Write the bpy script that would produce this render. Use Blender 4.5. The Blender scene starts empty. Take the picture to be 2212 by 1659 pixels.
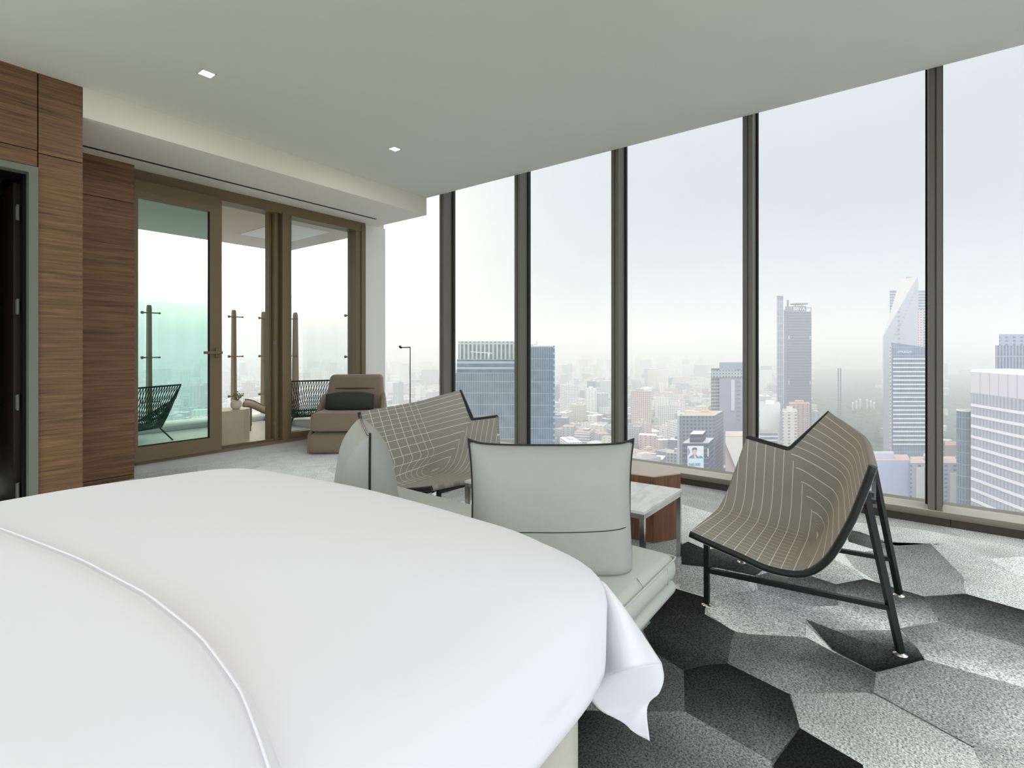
import bpy, bmesh, math, random
from mathutils import Vector, Matrix
PI = math.pi
random.seed(7)
C = bpy.context.scene.collection
# ------------------------------------------------------------------ camera frame
FPX, CX, HY, CH = 1085.8, 1106.0, 751.4, 1.2
YAW = math.atan2(1923 - 1106, FPX)
cy_, sy_ = math.cos(YAW), math.sin(YAW)
def ray(px, py):
    a = (px - CX) / FPX; b = (HY - py) / FPX
    return Vector((cy_ + a * sy_, sy_ - a * cy_, b))
def at_z(px, py, z):
    d = ray(px, py); return d * ((z - CH) / d.z) + Vector((0, 0, CH))
def at_x(px, py, x):
    d = ray(px, py); return d * (x / d.x) + Vector((0, 0, CH))
def at_y(px, py, y):
    d = ray(px, py); return d * (y / d.y) + Vector((0, 0, CH))
def at_t(px, py, t):
    return ray(px, py) * t + Vector((0, 0, CH))
def S(r, g, b):
    def f(v):
        v /= 255.0
        return v / 12.92 if v <= .04045 else ((v + .055) / 1.055) ** 2.4
    return (f(r), f(g), f(b))

# ------------------------------------------------------------------ mesh builder
class MB:
    def __init__(self):
        self.bm = bmesh.new()
        self.col = None
    def face(self, pts, smooth=False):
        vs = [self.bm.verts.new(p) for p in pts]
        f = self.bm.faces.new(vs); f.smooth = smooth
        return f
    def box(self, x0, x1, y0, y1, z0, z1, r=0.0, seg=3, M=None):
        t = bmesh.new()
        bmesh.ops.create_cube(t, size=1)
        for v in t.verts:
            v.co = Vector((x0 + (v.co.x + .5) * (x1 - x0), y0 + (v.co.y + .5) * (y1 - y0), z0 + (v.co.z + .5) * (z1 - z0)))
        if r > 0:
            r = min(r, .499 * min(abs(x1 - x0), abs(y1 - y0), abs(z1 - z0)))
            bmesh.ops.bevel(t, geom=t.edges[:], offset=r, segments=seg, profile=.5, affect='EDGES')
            for f in t.faces: f.smooth = True
        self._merge(t, M); return self
    def _merge(self, t, M=None):
        if M is not None: bmesh.ops.transform(t, matrix=M, verts=t.verts)
        m = bpy.data.meshes.new('tmp'); t.to_mesh(m); t.free()
        self.bm.from_mesh(m); bpy.data.meshes.remove(m)
    def prism(self, poly, z0, z1, M=None, smooth=False):
        t = bmesh.new()
        lo = [t.verts.new((p[0], p[1], z0)) for p in poly]; hi = [t.verts.new((p[0], p[1], z1)) for p in poly]
        n = len(poly)
        t.faces.new(lo[::-1]); t.faces.new(hi)
        for i in range(n):
            f = t.faces.new((lo[i], lo[(i + 1) % n], hi[(i + 1) % n], hi[i])); f.smooth = smooth
        bmesh.ops.recalc_face_normals(t, faces=t.faces)
        self._merge(t, M); return self
    def hull(self, lo, hi):
        """closed solid between two matching loops of 3-D points"""
        t = bmesh.new()
        a = [t.verts.new(p) for p in lo]; b = [t.verts.new(p) for p in hi]; n = len(a)
        t.faces.new(a[::-1]); t.faces.new(b)
        for i in range(n): t.faces.new((a[i], a[(i + 1) % n], b[(i + 1) % n], b[i]))
        bmesh.ops.recalc_face_normals(t, faces=t.faces)
        self._merge(t); return self
    def tube(self, pts, r, n=8, closed=False, cap=True, rect=None):
        pts = [Vector(p) for p in pts]; m = len(pts)
        t = bmesh.new(); rings = []; prev = None
        for i, p in enumerate(pts):
            if closed: d = pts[(i + 1) % m] - pts[(i - 1) % m]
            elif i == 0: d = pts[1] - p
            elif i == m - 1: d = p - pts[i - 1]
            else: d = (pts[i + 1] - p).normalized() + (p - pts[i - 1]).normalized()
            d.normalize()
            if prev is None:
                u = d.cross(Vector((0, 0, 1)))
                if u.length < .05: u = d.cross(Vector((1, 0, 0)))
                u.normalize()
            else:
                u = prev - d * prev.dot(d)
                if u.length < 1e-5: u = d.orthogonal()
                u.normalize()
            prev = u; w = d.cross(u)
            rr = r[i] if isinstance(r, (list, tuple)) else r
            if rect:
                ring = [t.verts.new(p + u * (sx * rect[0]) + w * (sy * rect[1])) for sx, sy in ((1, 1), (-1, 1), (-1, -1), (1, -1))]
            else:
                ring = [t.verts.new(p + u * (rr * math.cos(2 * PI * k / n)) + w * (rr * math.sin(2 * PI * k / n))) for k in range(n)]
            rings.append(ring)
        k = len(rings[0])
        for i in range(m if closed else m - 1):
            A, B = rings[i], rings[(i + 1) % m]
            for j in range(k):
                f = t.faces.new((A[j], A[(j + 1) % k], B[(j + 1) % k], B[j])); f.smooth = not rect
        if cap and not closed:
            t.faces.new(rings[0][::-1]); t.faces.new(rings[-1])
        bmesh.ops.recalc_face_normals(t, faces=t.faces)
        self._merge(t); return self
    def bar(self, a, b, w, h=None):
        return self.tube([a, b], 0, rect=(w, h or w))
    def lathe(self, prof, c=(0, 0, 0), n=24, M=None):
        t = bmesh.new(); rings = []
        for r, z in prof:
            if r < 1e-6: rings.append([t.verts.new((c[0], c[1], c[2] + z))])
            else: rings.append([t.verts.new((c[0] + r * math.cos(2 * PI * k / n), c[1] + r * math.sin(2 * PI * k / n), c[2] + z)) for k in range(n)])
        for A, B in zip(rings, rings[1:]):
            for j in range(n):
                q = [A[j % len(A)], A[(j + 1) % len(A)], B[(j + 1) % len(B)], B[j % len(B)]]
                q2 = []
                for v in q:
                    if v not in q2: q2.append(v)
                if len(q2) > 2:
                    f = t.faces.new(q2); f.smooth = True
        bmesh.ops.recalc_face_normals(t, faces=t.faces)
        self._merge(t, M); return self
    def grid(self, P, closed_u=False, smooth=True):
        """P[i][j] points"""
        V = [[self.bm.verts.new(p) for p in row] for row in P]
        nu, nv = len(P), len(P[0])
        for i in range(nu if closed_u else nu - 1):
            for j in range(nv - 1):
                try:
                    f = self.bm.faces.new((V[i][j], V[(i + 1) % nu][j], V[(i + 1) % nu][j + 1], V[i][j + 1])); f.smooth = smooth
                except ValueError: pass
        return V
    def build(self, name, mat, parent=None, mods=(), origin=None, doubles=False):
        if doubles: bmesh.ops.remove_doubles(self.bm, verts=self.bm.verts, dist=1e-4)
        m = bpy.data.meshes.new(name); 
        o = bpy.data.objects.new(name, m); C.objects.link(o)
        off = None
        if parent is not None:
            o.parent = parent; off = parent.matrix_basis.copy(); p = parent.parent
            while p is not None: off = p.matrix_basis @ off; p = p.parent
        elif origin is not None:
            o.location = origin; off = Matrix.Translation(origin)
        if off is not None: bmesh.ops.transform(self.bm, matrix=off.inverted(), verts=self.bm.verts)
        self.bm.to_mesh(m); self.bm.free()
        for q in (mat if isinstance(mat, (list, tuple)) else [mat]): m.materials.append(q)
        for md in mods:
            x = o.modifiers.new(md[0].lower(), md[0])
            for k, v in md[1].items(): setattr(x, k, v)
        return o

def tag(o, label=None, cat=None, group=None, kind=None):
    if label: o['label'] = label
    if cat: o['category'] = cat
    if group: o['group'] = group
    if kind: o['kind'] = kind
    return o
def thing(name, loc, label, cat, group=None, kind=None, rotz=0):
    o = bpy.data.objects.new(name, None); C.objects.link(o)
    o.location = loc; o.rotation_euler = (0, 0, rotz); o.empty_display_size = .1
    o.matrix_basis = Matrix.Translation(loc) @ Matrix.Rotation(rotz, 4, 'Z')
    return tag(o, label, cat, group, kind)

# ------------------------------------------------------------------ materials
def newmat(name):
    m = bpy.data.materials.new(name); m.use_nodes = True
    nt = m.node_tree; nt.nodes.clear()
    out = nt.nodes.new('ShaderNodeOutputMaterial')
    return m, nt, out
def N(nt, typ, **kw):
    n = nt.nodes.new(typ)
    for k, v in kw.items(): setattr(n, k, v)
    return n
def pbr(name, col, rough=.5, metal=0, spec=.5, noise=0, nscale=20, bump=0, bscale=80, stretch=None, sheen=0, coat=0):
    m, nt, out = newmat(name)
    b = N(nt, 'ShaderNodeBsdfPrincipled'); nt.links.new(b.outputs[0], out.inputs[0])
    b.inputs['Base Color'].default_value = (*col, 1); b.inputs['Roughness'].default_value = rough
    b.inputs['Metallic'].default_value = metal; b.inputs['Specular IOR Level'].default_value = spec
    if sheen: b.inputs['Sheen Weight'].default_value = sheen
    if coat: b.inputs['Coat Weight'].default_value = coat
    tc = N(nt, 'ShaderNodeTexCoord'); mp = N(nt, 'ShaderNodeMapping')
    nt.links.new(tc.outputs['Object'], mp.inputs[0])
    if stretch: mp.inputs['Scale'].default_value = stretch
    if noise:
        nz = N(nt, 'ShaderNodeTexNoise'); nz.inputs['Scale'].default_value = nscale; nz.inputs['Detail'].default_value = 5
        nt.links.new(mp.outputs[0], nz.inputs['Vector'])
        mr = N(nt, 'ShaderNodeMapRange'); mr.inputs[1].default_value = .25; mr.inputs[2].default_value = .75
        mr.inputs[3].default_value = 1 - noise; mr.inputs[4].default_value = 1 + noise
        nt.links.new(nz.outputs['Fac'], mr.inputs[0])
        mx = N(nt, 'ShaderNodeVectorMath', operation='SCALE'); mx.inputs[0].default_value = col
        nt.links.new(mr.outputs[0], mx.inputs['Scale']); nt.links.new(mx.outputs[0], b.inputs['Base Color'])
    if bump:
        nz = N(nt, 'ShaderNodeTexNoise'); nz.inputs['Scale'].default_value = bscale; nz.inputs['Detail'].default_value = 4
        nt.links.new(mp.outputs[0], nz.inputs['Vector'])
        bp = N(nt, 'ShaderNodeBump'); bp.inputs['Strength'].default_value = bump; bp.inputs['Distance'].default_value = .01
        nt.links.new(nz.outputs['Fac'], bp.inputs['Height']); nt.links.new(bp.outputs[0], b.inputs['Normal'])
    return m
def glass(name, tint=(1, 1, 1), refl=.5):
    m, nt, out = newmat(name)
    tr = N(nt, 'ShaderNodeBsdfTransparent'); tr.inputs[0].default_value = (*tint, 1)
    gl = N(nt, 'ShaderNodeBsdfGlossy'); gl.inputs['Roughness'].default_value = .0; gl.inputs[0].default_value = (refl, refl, refl, 1)
    lw = N(nt, 'ShaderNodeLayerWeight'); lw.inputs[0].default_value = .5
    pw = N(nt, 'ShaderNodeMath', operation='POWER'); pw.inputs[1].default_value = 5; nt.links.new(lw.outputs['Facing'], pw.inputs[0])
    fr = N(nt, 'ShaderNodeMath', operation='MULTIPLY_ADD'); fr.inputs[1].default_value = .8; fr.inputs[2].default_value = .035; nt.links.new(pw.outputs[0], fr.inputs[0])
    mx = N(nt, 'ShaderNodeMixShader')
    nt.links.new(fr.outputs[0], mx.inputs[0]); nt.links.new(tr.outputs[0], mx.inputs[1]); nt.links.new(gl.outputs[0], mx.inputs[2])
    nt.links.new(mx.outputs[0], out.inputs[0])
    return m
def emit(name, col, s):
    m, nt, out = newmat(name)
    e = N(nt, 'ShaderNodeEmission'); e.inputs[0].default_value = (*col, 1); e.inputs[1].default_value = s
    nt.links.new(e.outputs[0], out.inputs[0]); return m
def wood(name, dark, light, axis='X', rough=.5):
    m, nt, out = newmat(name)
    b = N(nt, 'ShaderNodeBsdfPrincipled'); nt.links.new(b.outputs[0], out.inputs[0]); b.inputs['Roughness'].default_value = rough
    b.inputs['Specular IOR Level'].default_value = .35
    tc = N(nt, 'ShaderNodeTexCoord'); mp = N(nt, 'ShaderNodeMapping'); nt.links.new(tc.outputs['Object'], mp.inputs[0])
    mp.inputs['Scale'].default_value = (1.2, 1.2, 26) if axis == 'X' else (22, 22, 1.5)
    n1 = N(nt, 'ShaderNodeTexNoise'); n1.inputs['Scale'].default_value = 1.6; n1.inputs['Detail'].default_value = 8; n1.inputs['Roughness'].default_value = .65
    nt.links.new(mp.outputs[0], n1.inputs['Vector'])
    mp2 = N(nt, 'ShaderNodeMapping'); nt.links.new(tc.outputs['Object'], mp2.inputs[0])
    mp2.inputs['Scale'].default_value = (4, 4, 260) if axis == 'X' else (200, 200, 5)
    n2 = N(nt, 'ShaderNodeTexNoise'); n2.inputs['Scale'].default_value = 1.0; n2.inputs['Detail'].default_value = 3
    nt.links.new(mp2.outputs[0], n2.inputs['Vector'])
    ad = N(nt, 'ShaderNodeMath', operation='MULTIPLY_ADD'); ad.inputs[1].default_value = .45
    nt.links.new(n2.outputs['Fac'], ad.inputs[0]); 
    sc = N(nt, 'ShaderNodeMath', operation='MULTIPLY'); sc.inputs[1].default_value = .75; nt.links.new(n1.outputs['Fac'], sc.inputs[0])
    nt.links.new(sc.outputs[0], ad.inputs[2])
    cr = N(nt, 'ShaderNodeValToRGB'); cr.color_ramp.elements[0].position = .42; cr.color_ramp.elements[1].position = .78
    cr.color_ramp.elements[0].color = (*dark, 1); cr.color_ramp.elements[1].color = (*light, 1)
    nt.links.new(ad.outputs[0], cr.inputs[0]); nt.links.new(cr.outputs[0], b.inputs['Base Color'])
    return m
def catmull(pts, n=6):
    pts = [Vector(p) for p in pts]; out = []
    for i in range(len(pts) - 1):
        p0 = pts[max(i - 1, 0)]; p1 = pts[i]; p2 = pts[i + 1]; p3 = pts[min(i + 2, len(pts) - 1)]
        for k in range(n):
            t = k / n
            out.append(.5 * ((2 * p1) + (p2 - p0) * t + (2 * p0 - 5 * p1 + 4 * p2 - p3) * t * t + (3 * p1 - p0 - 3 * p2 + p3) * t ** 3))
    out.append(pts[-1]); return out
def patch(rows, n=6):
    """bicubic patch through a control net of 3-D points"""
    R = [catmull(r, n) for r in rows]
    cols = [catmull([R[i][j] for i in range(len(R))], n) for j in range(len(R[0]))]
    return [[cols[j][i] for j in range(len(cols))] for i in range(len(cols[0]))]
def smooth01(t):
    t = max(0, min(1, t)); return t * t * (3 - 2 * t)

M_ceil = pbr('painted_ceiling', S(226, 226, 214), .9, spec=.1, noise=.01, nscale=4)
M_soffit = pbr('lit_soffit_paint', S(244, 240, 228), .85, spec=.1)  # ceiling paint made lighter and warmer: the soffit's warm light put into its colour
M_white = pbr('white_paint', S(236, 234, 226), .85, spec=.1)
M_wood = wood('dark_walnut_veneer', S(80, 58, 39), S(152, 115, 80))
M_woodtab = wood('walnut_table_veneer', S(92, 62, 42), S(144, 104, 74), 'Z')
M_wtop = pbr('pale_wood_top', S(196, 182, 166), .35, noise=.05, nscale=8)
M_bronze = pbr('bronze_door_frame', S(122, 104, 78), .45, spec=.4, noise=.04, nscale=150)
M_mull = pbr('bronze_mullion', S(112, 109, 98), .5, spec=.35, noise=.05, nscale=120)
M_muld = pbr('dark_bronze_face', S(62, 55, 46), .5, spec=.35)
M_gap = pbr('black_gasket', S(14, 13, 12), .7)
M_sill = pbr('sill_bronze', S(118, 112, 96), .5, spec=.4, noise=.05, nscale=120)
M_sillt = pbr('sill_ledge', S(190, 186, 172), .5)
M_gmetal = pbr('grey_metal_doorframe', S(120, 124, 112), .5, spec=.4, noise=.05, nscale=200)
M_blackdoor = pbr('black_door', S(20, 18, 15), .6, spec=.25)
M_curb = pbr('white_stone_curb', S(214, 214, 206), .6, noise=.05, nscale=9)
M_glass = glass('clear_window_glass', (.985, .99, .988), .16)
M_teal = glass('teal_door_glass', (.78, .93, .90), .4)
M_rail = glass('railing_glass', (.96, .985, .98), .4)
M_black = pbr('black_steel', S(22, 23, 23), .4, spec=.5)
M_pipe = pbr('black_leather_piping', S(24, 28, 26), .45, spec=.45, bump=.2, bscale=300)
M_chrome = pbr('polished_steel', S(200, 200, 196), .2, metal=1)
M_glide = pbr('chrome_glide', S(225, 220, 210), .15, metal=1)
M_leather = pbr('grey_white_leather', S(198, 200, 192), .5, spec=.35, noise=.015, nscale=5, bump=.06, bscale=240)
M_cush = pbr('grey_cushion_cloth', S(174, 175, 168), .75, spec=.2, noise=.03, nscale=300, bump=.08, bscale=400)
M_seam = pbr('seam_thread', S(150, 152, 144), .7)
M_taupe = pbr('taupe_velvet', S(138, 123, 105), .85, spec=.15, noise=.06, nscale=160, sheen=.3)
M_green = pbr('dark_green_cloth', S(60, 68, 56), .85, spec=.15, noise=.06, nscale=200)
M_stone = pbr('beige_stone', S(214, 200, 172), .6, noise=.05, nscale=14)
M_pot = pbr('white_ceramic', S(232, 226, 216), .35)
M_leaf = pbr('plant_leaf', S(106, 108, 62), .6)
M_tan = pbr('bronze_post', S(150, 128, 98), .5, noise=.03, nscale=30)
M_tile = pbr('balcony_tile', S(228, 226, 222), .6, noise=.02, nscale=6)
M_cord = pbr('green_cord', S(34, 74, 64), .6)
M_cordf = pbr('dark_green_tube', S(30, 60, 52), .5)
M_chaise = pbr('taupe_sling', S(150, 132, 120), .8)
M_balceil = pbr('balcony_soffit', S(206, 196, 178), .85)
M_sheet = pbr('white_cotton', S(238, 235, 240), .85, spec=.15, bump=.16, bscale=9, sheen=.15)
M_skirt = pbr('bed_skirt_cloth', S(196, 193, 180), .85, spec=.1, noise=.02, nscale=100)
# ================================================================== ROOM SHELL
XW, XG, H, HS = 4.43, 4.61, 3.094, 2.877          # sill/ceiling line, glass line, ceiling, soffit height
YS, YD = 4.685, 5.69                              # soffit front, door wall
def structure(name, label, loc=(0, 0, 0)):
    return thing(name, loc, label, name.split('_')[0], kind='structure')
def st(o, label, cat): return tag(o, label, cat, kind='structure')

# ---- floor: carpet of irregular hexagonal grey cells woven with fading tones
def carpet_material():
    m, nt, out = newmat('hexagon_carpet')
    b = N(nt, 'ShaderNodeBsdfPrincipled'); nt.links.new(b.outputs[0], out.inputs[0])
    b.inputs['Roughness'].default_value = .95; b.inputs['Specular IOR Level'].default_value = .05
    at = N(nt, 'ShaderNodeVertexColor', layer_name='Col'); tc = N(nt, 'ShaderNodeTexCoord')
    n1 = N(nt, 'ShaderNodeTexNoise'); n1.inputs['Scale'].default_value = 145; n1.inputs['Detail'].default_value = 3; n1.inputs['Roughness'].default_value = .7
    n2 = N(nt, 'ShaderNodeTexNoise'); n2.inputs['Scale'].default_value = 7; n2.inputs['Detail'].default_value = 4
    nt.links.new(tc.outputs['Object'], n1.inputs['Vector']); nt.links.new(tc.outputs['Object'], n2.inputs['Vector'])
    m1 = N(nt, 'ShaderNodeMapRange'); m1.inputs[1].default_value = .33; m1.inputs[2].default_value = .67; m1.inputs[3].default_value = .25; m1.inputs[4].default_value = 1.75
    m2 = N(nt, 'ShaderNodeMapRange'); m2.inputs[1].default_value = .3; m2.inputs[2].default_value = .7; m2.inputs[3].default_value = .88; m2.inputs[4].default_value = 1.12
    nt.links.new(n1.outputs['Fac'], m1.inputs[0]); nt.links.new(n2.outputs['Fac'], m2.inputs[0])
    mu = N(nt, 'ShaderNodeMath', operation='MULTIPLY'); nt.links.new(m1.outputs[0], mu.inputs[0]); nt.links.new(m2.outputs[0], mu.inputs[1])
    vs = N(nt, 'ShaderNodeVectorMath', operation='SCALE'); nt.links.new(at.outputs[0], vs.inputs[0]); nt.links.new(mu.outputs[0], vs.inputs['Scale'])
    nt.links.new(vs.outputs[0], b.inputs['Base Color'])
    bp = N(nt, 'ShaderNodeBump'); bp.inputs['Strength'].default_value = .5; bp.inputs['Distance'].default_value = .006
    nt.links.new(n1.outputs['Fac'], bp.inputs['Height']); nt.links.new(bp.outputs[0], b.inputs['Normal'])
    return m
def grey(v):                                      # 0..255 tone of the yarn, slightly cool when dark
    v = min(250, v + 52 * (v / 160) ** 1.3); r, g, b = S(v, v, v); return (r * .98, g * 1.0, b * 1.0, 1)
def build_floor():
    bm = bmesh.new(); cl = bm.loops.layers.float_color.new('Col')
    rnd = random.Random(3)
    def cell(poly, tones, z):
        """fan from the centre so that the tone fades across the cell; tones: one per corner"""
        n = len(poly); cx = sum(p[0] for p in poly) / n; cy = sum(p[1] for p in poly) / n; cm = sum(tones) / n
        vc = bm.verts.new((cx, cy, z)); vs = [bm.verts.new((p[0], p[1], z)) for p in poly]
        for i in range(n):
            j = (i + 1) % n
            f = bm.faces.new((vc, vs[i], vs[j]))
            for lp, tn in zip(f.loops, (cm, tones[i], tones[j])): lp[cl] = grey(tn)
        bm.normal_update()
    # sub-base so that the floor is a closed slab
    x0, x1, y0, y1 = -2.6, 4.6, -2.6, 5.75
    vs = [bm.verts.new((x, y, -.06)) for x, y in ((x0, y0), (x1, y0), (x1, y1), (x0, y1))]
    f = bm.faces.new(vs[::-1]); 
    for lp in f.loops: lp[cl] = grey(120)
    # lattice of hexagons
    a = .40; hx = a * math.sqrt(3); jit = {}
    def vert(x, y):
        k = (round(x / .05), round(y / .05))
        if k not in jit: jit[k] = (x + rnd.uniform(-.09, .09), y + rnd.uniform(-.09, .09))
        return jit[k]
    for i in range(-6, 12):
        for j in range(-6, 14):
            cx = (i + .5 * (j % 2)) * hx; cy = j * 1.5 * a
            poly = [vert(cx + a * math.sin(PI / 3 * k), cy + a * math.cos(PI / 3 * k)) for k in range(6)][::-1]
            poly = [(min(max(p[0], x0), x1), min(max(p[1], y0), y1)) for p in poly]
            if max(p[0] for p in poly) - min(p[0] for p in poly) < .02 or max(p[1] for p in poly) - min(p[1] for p in poly) < .02: continue
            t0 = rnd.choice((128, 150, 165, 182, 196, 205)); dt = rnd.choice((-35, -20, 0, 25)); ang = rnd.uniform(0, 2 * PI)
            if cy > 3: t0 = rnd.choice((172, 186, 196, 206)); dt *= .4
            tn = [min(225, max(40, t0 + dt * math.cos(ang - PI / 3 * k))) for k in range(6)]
            cell(poly, tn, 0.0)
    # the large cells in front of the windows, set out from the room corner
    K = .4394
    cells = [
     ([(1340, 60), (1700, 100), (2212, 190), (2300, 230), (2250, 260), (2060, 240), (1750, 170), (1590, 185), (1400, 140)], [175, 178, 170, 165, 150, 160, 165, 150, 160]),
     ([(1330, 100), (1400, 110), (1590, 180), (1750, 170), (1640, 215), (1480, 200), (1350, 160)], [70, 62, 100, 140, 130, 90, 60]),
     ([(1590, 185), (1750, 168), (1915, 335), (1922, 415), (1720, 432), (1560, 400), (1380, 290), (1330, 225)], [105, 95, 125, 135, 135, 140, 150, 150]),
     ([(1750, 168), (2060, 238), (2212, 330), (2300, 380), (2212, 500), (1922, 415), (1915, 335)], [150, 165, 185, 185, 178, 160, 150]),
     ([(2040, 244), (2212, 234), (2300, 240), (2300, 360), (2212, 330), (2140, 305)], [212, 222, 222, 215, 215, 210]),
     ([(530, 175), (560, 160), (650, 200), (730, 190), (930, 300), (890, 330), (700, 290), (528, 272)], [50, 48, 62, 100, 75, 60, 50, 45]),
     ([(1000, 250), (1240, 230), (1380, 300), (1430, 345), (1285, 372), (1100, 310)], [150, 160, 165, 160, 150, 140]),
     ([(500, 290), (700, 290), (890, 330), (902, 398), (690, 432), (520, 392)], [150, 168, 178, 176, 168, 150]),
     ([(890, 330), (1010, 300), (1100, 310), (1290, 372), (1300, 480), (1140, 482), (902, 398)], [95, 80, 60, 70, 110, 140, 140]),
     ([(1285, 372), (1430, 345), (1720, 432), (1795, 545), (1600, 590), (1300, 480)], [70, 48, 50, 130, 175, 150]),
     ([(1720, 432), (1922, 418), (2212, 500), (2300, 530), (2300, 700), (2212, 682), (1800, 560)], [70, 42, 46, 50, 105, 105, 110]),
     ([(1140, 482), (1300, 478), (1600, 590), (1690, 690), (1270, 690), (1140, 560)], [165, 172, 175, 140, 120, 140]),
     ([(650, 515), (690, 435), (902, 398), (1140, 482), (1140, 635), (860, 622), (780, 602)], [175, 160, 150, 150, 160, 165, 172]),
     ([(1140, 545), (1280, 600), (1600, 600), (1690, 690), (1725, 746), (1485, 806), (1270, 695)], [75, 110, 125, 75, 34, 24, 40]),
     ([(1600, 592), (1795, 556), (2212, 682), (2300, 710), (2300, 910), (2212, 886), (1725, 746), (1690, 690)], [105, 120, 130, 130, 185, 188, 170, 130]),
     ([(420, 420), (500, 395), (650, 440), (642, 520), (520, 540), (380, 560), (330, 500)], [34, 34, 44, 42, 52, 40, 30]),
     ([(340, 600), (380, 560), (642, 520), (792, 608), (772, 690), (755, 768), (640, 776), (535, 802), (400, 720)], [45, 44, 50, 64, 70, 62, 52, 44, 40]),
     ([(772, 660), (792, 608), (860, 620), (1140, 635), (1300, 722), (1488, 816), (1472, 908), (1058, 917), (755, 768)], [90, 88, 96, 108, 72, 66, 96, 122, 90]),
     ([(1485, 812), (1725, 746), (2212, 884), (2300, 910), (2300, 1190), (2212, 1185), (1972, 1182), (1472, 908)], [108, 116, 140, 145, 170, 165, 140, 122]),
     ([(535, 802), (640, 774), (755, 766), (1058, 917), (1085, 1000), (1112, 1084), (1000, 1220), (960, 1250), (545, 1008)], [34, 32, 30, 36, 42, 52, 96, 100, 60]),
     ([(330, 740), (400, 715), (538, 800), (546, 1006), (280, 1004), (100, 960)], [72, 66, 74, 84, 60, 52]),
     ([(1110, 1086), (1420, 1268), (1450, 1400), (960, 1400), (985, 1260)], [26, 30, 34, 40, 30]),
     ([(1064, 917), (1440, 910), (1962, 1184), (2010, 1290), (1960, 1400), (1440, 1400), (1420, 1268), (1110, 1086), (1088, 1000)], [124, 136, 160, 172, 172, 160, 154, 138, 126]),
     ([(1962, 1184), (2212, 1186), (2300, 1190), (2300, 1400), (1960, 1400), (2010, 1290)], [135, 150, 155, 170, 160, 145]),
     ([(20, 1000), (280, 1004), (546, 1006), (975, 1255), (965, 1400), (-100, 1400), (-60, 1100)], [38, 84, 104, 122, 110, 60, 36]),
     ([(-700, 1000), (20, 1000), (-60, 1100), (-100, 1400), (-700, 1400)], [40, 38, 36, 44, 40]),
    ]
    z = 0
    for poly, tn in cells:
        z += .0003
        P = []
        for x, y in poly:
            p = at_z(1240 + K * x, 1100 + K * y, 0)
            P.append((min(p.x, 4.44), p.y))
        ar = sum(P[i][0] * P[(i + 1) % len(P)][1] - P[(i + 1) % len(P)][0] * P[i][1] for i in range(len(P)))
        if ar < 0: P = P[::-1]; tn = tn[::-1]
        cell(P, tn, z)
    me = bpy.data.meshes.new('floor'); bm.to_mesh(me); bm.free(); me.materials.append(carpet_material())
    o = bpy.data.objects.new('floor', me); C.objects.link(o)
    st(o, 'carpet of large grey hexagons fading from charcoal to pale grey', 'carpet')
build_floor()

# ---- ceiling and dropped soffit
b = MB(); b.box(-2.6, XW, -2.6, YS + .02, H, H + .3)
st(b.build('ceiling', M_ceil), 'flat grey-white painted ceiling over the bedroom', 'ceiling')
s = structure('trim_1', 'dropped white soffit above the balcony doors'); s['category'] = 'soffit'
b = MB(); b.box(1.0435, XW, YS, 6.0, HS, H + .3)
b.build('soffit_face', M_soffit, s)
b = MB()
y = 5.35
b.box(1.05, 4.163, y - .016, y - .008, HS - .004, HS + .01); b.box(1.05, 4.163, y + .006, y + .014, HS - .004, HS + .01)
tag(b.build('linear_air_slot', M_gap, s), 'pair of narrow black slots in the soffit')
# ---- slab over the window head and room sides that only frame the view
b = MB(); b.box(XW, 4.75, -2.6, 6.0, 3.42, 3.5)
st(b.build('trim_2', M_ceil), 'white head over the tall windows', 'trim')

# ---- wood panelled wall with the dark doorway
w = structure('wall_left', 'dark walnut veneer panelled wall with a doorway')
b = MB(); b.box(.35, .799, 4.69, 4.72, 2.56, H); b.build('wood_panel', M_wood, w)
b = MB(); b.box(.35, .799, 4.69, 4.72, 2.447, 2.553); b.build('wood_panel', M_wood, w)
b = MB(); b.box(.806, 1.043, 4.69, 4.72, 2.545, H); b.build('wood_panel', M_wood, w)
b = MB(); b.box(.806, 1.043, 4.69, 4.72, 0, 2.538); b.build('wood_panel', M_wood, w)
b = MB(); b.box(1.02, 1.043, 4.72, 5.56, 0, HS); b.build('wood_return', M_wood, w)
xr = at_y(290, 700, 5.54).x
zg = at_y(235, 429.5, 5.54).z; zb = at_y(289, 1024, 5.54).z
b = MB(); b.box(1.043, xr, 5.54, 5.70, zg + .004, HS); b.build('wood_panel', M_wood, w)
b = MB(); b.box(1.043, xr, 5.54, 5.70, zb + .004, zg - .003); b.build('wood_panel', M_wood, w)
b = MB(); b.box(1.043, xr, 5.542, 5.70, 0, zb - .003); b.build('wood_panel', M_wood, w)
b = MB(); b.box(.8, 1.03, 4.705, 4.74, 0, H); b.box(1.03, xr - .004, 5.55, 5.69, 0, HS); b.box(.3, .8, 4.7, 4.74, 2.45, H)
b.build('backing_board', M_gap, w)
d = structure('door_1', 'dark doorway in a grey metal frame with an open black door')
b = MB(); b.box(.755, .803, 4.675, 4.76, 0, 2.44); b.box(.30, .755, 4.675, 4.76, 2.395, 2.44)
b.build('door_frame', M_gmetal, d)
b = MB(); b.box(.755, .80, 4.76, 5.0, 0, 2.40); b.box(.30, .76, 4.76, 5.0, 2.39, 2.43); b.box(.744, .756, 4.79, 4.83, 0, 2.39)
b.build('door_jamb', M_blackdoor, d)
lf = MB(); lf.box(.718, .758, 4.945, 5.75, .01, 2.37, .003); lf = lf.build('door_leaf', pbr('dark_door_face', S(44, 34, 26), .55, spec=.3), d)
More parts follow.
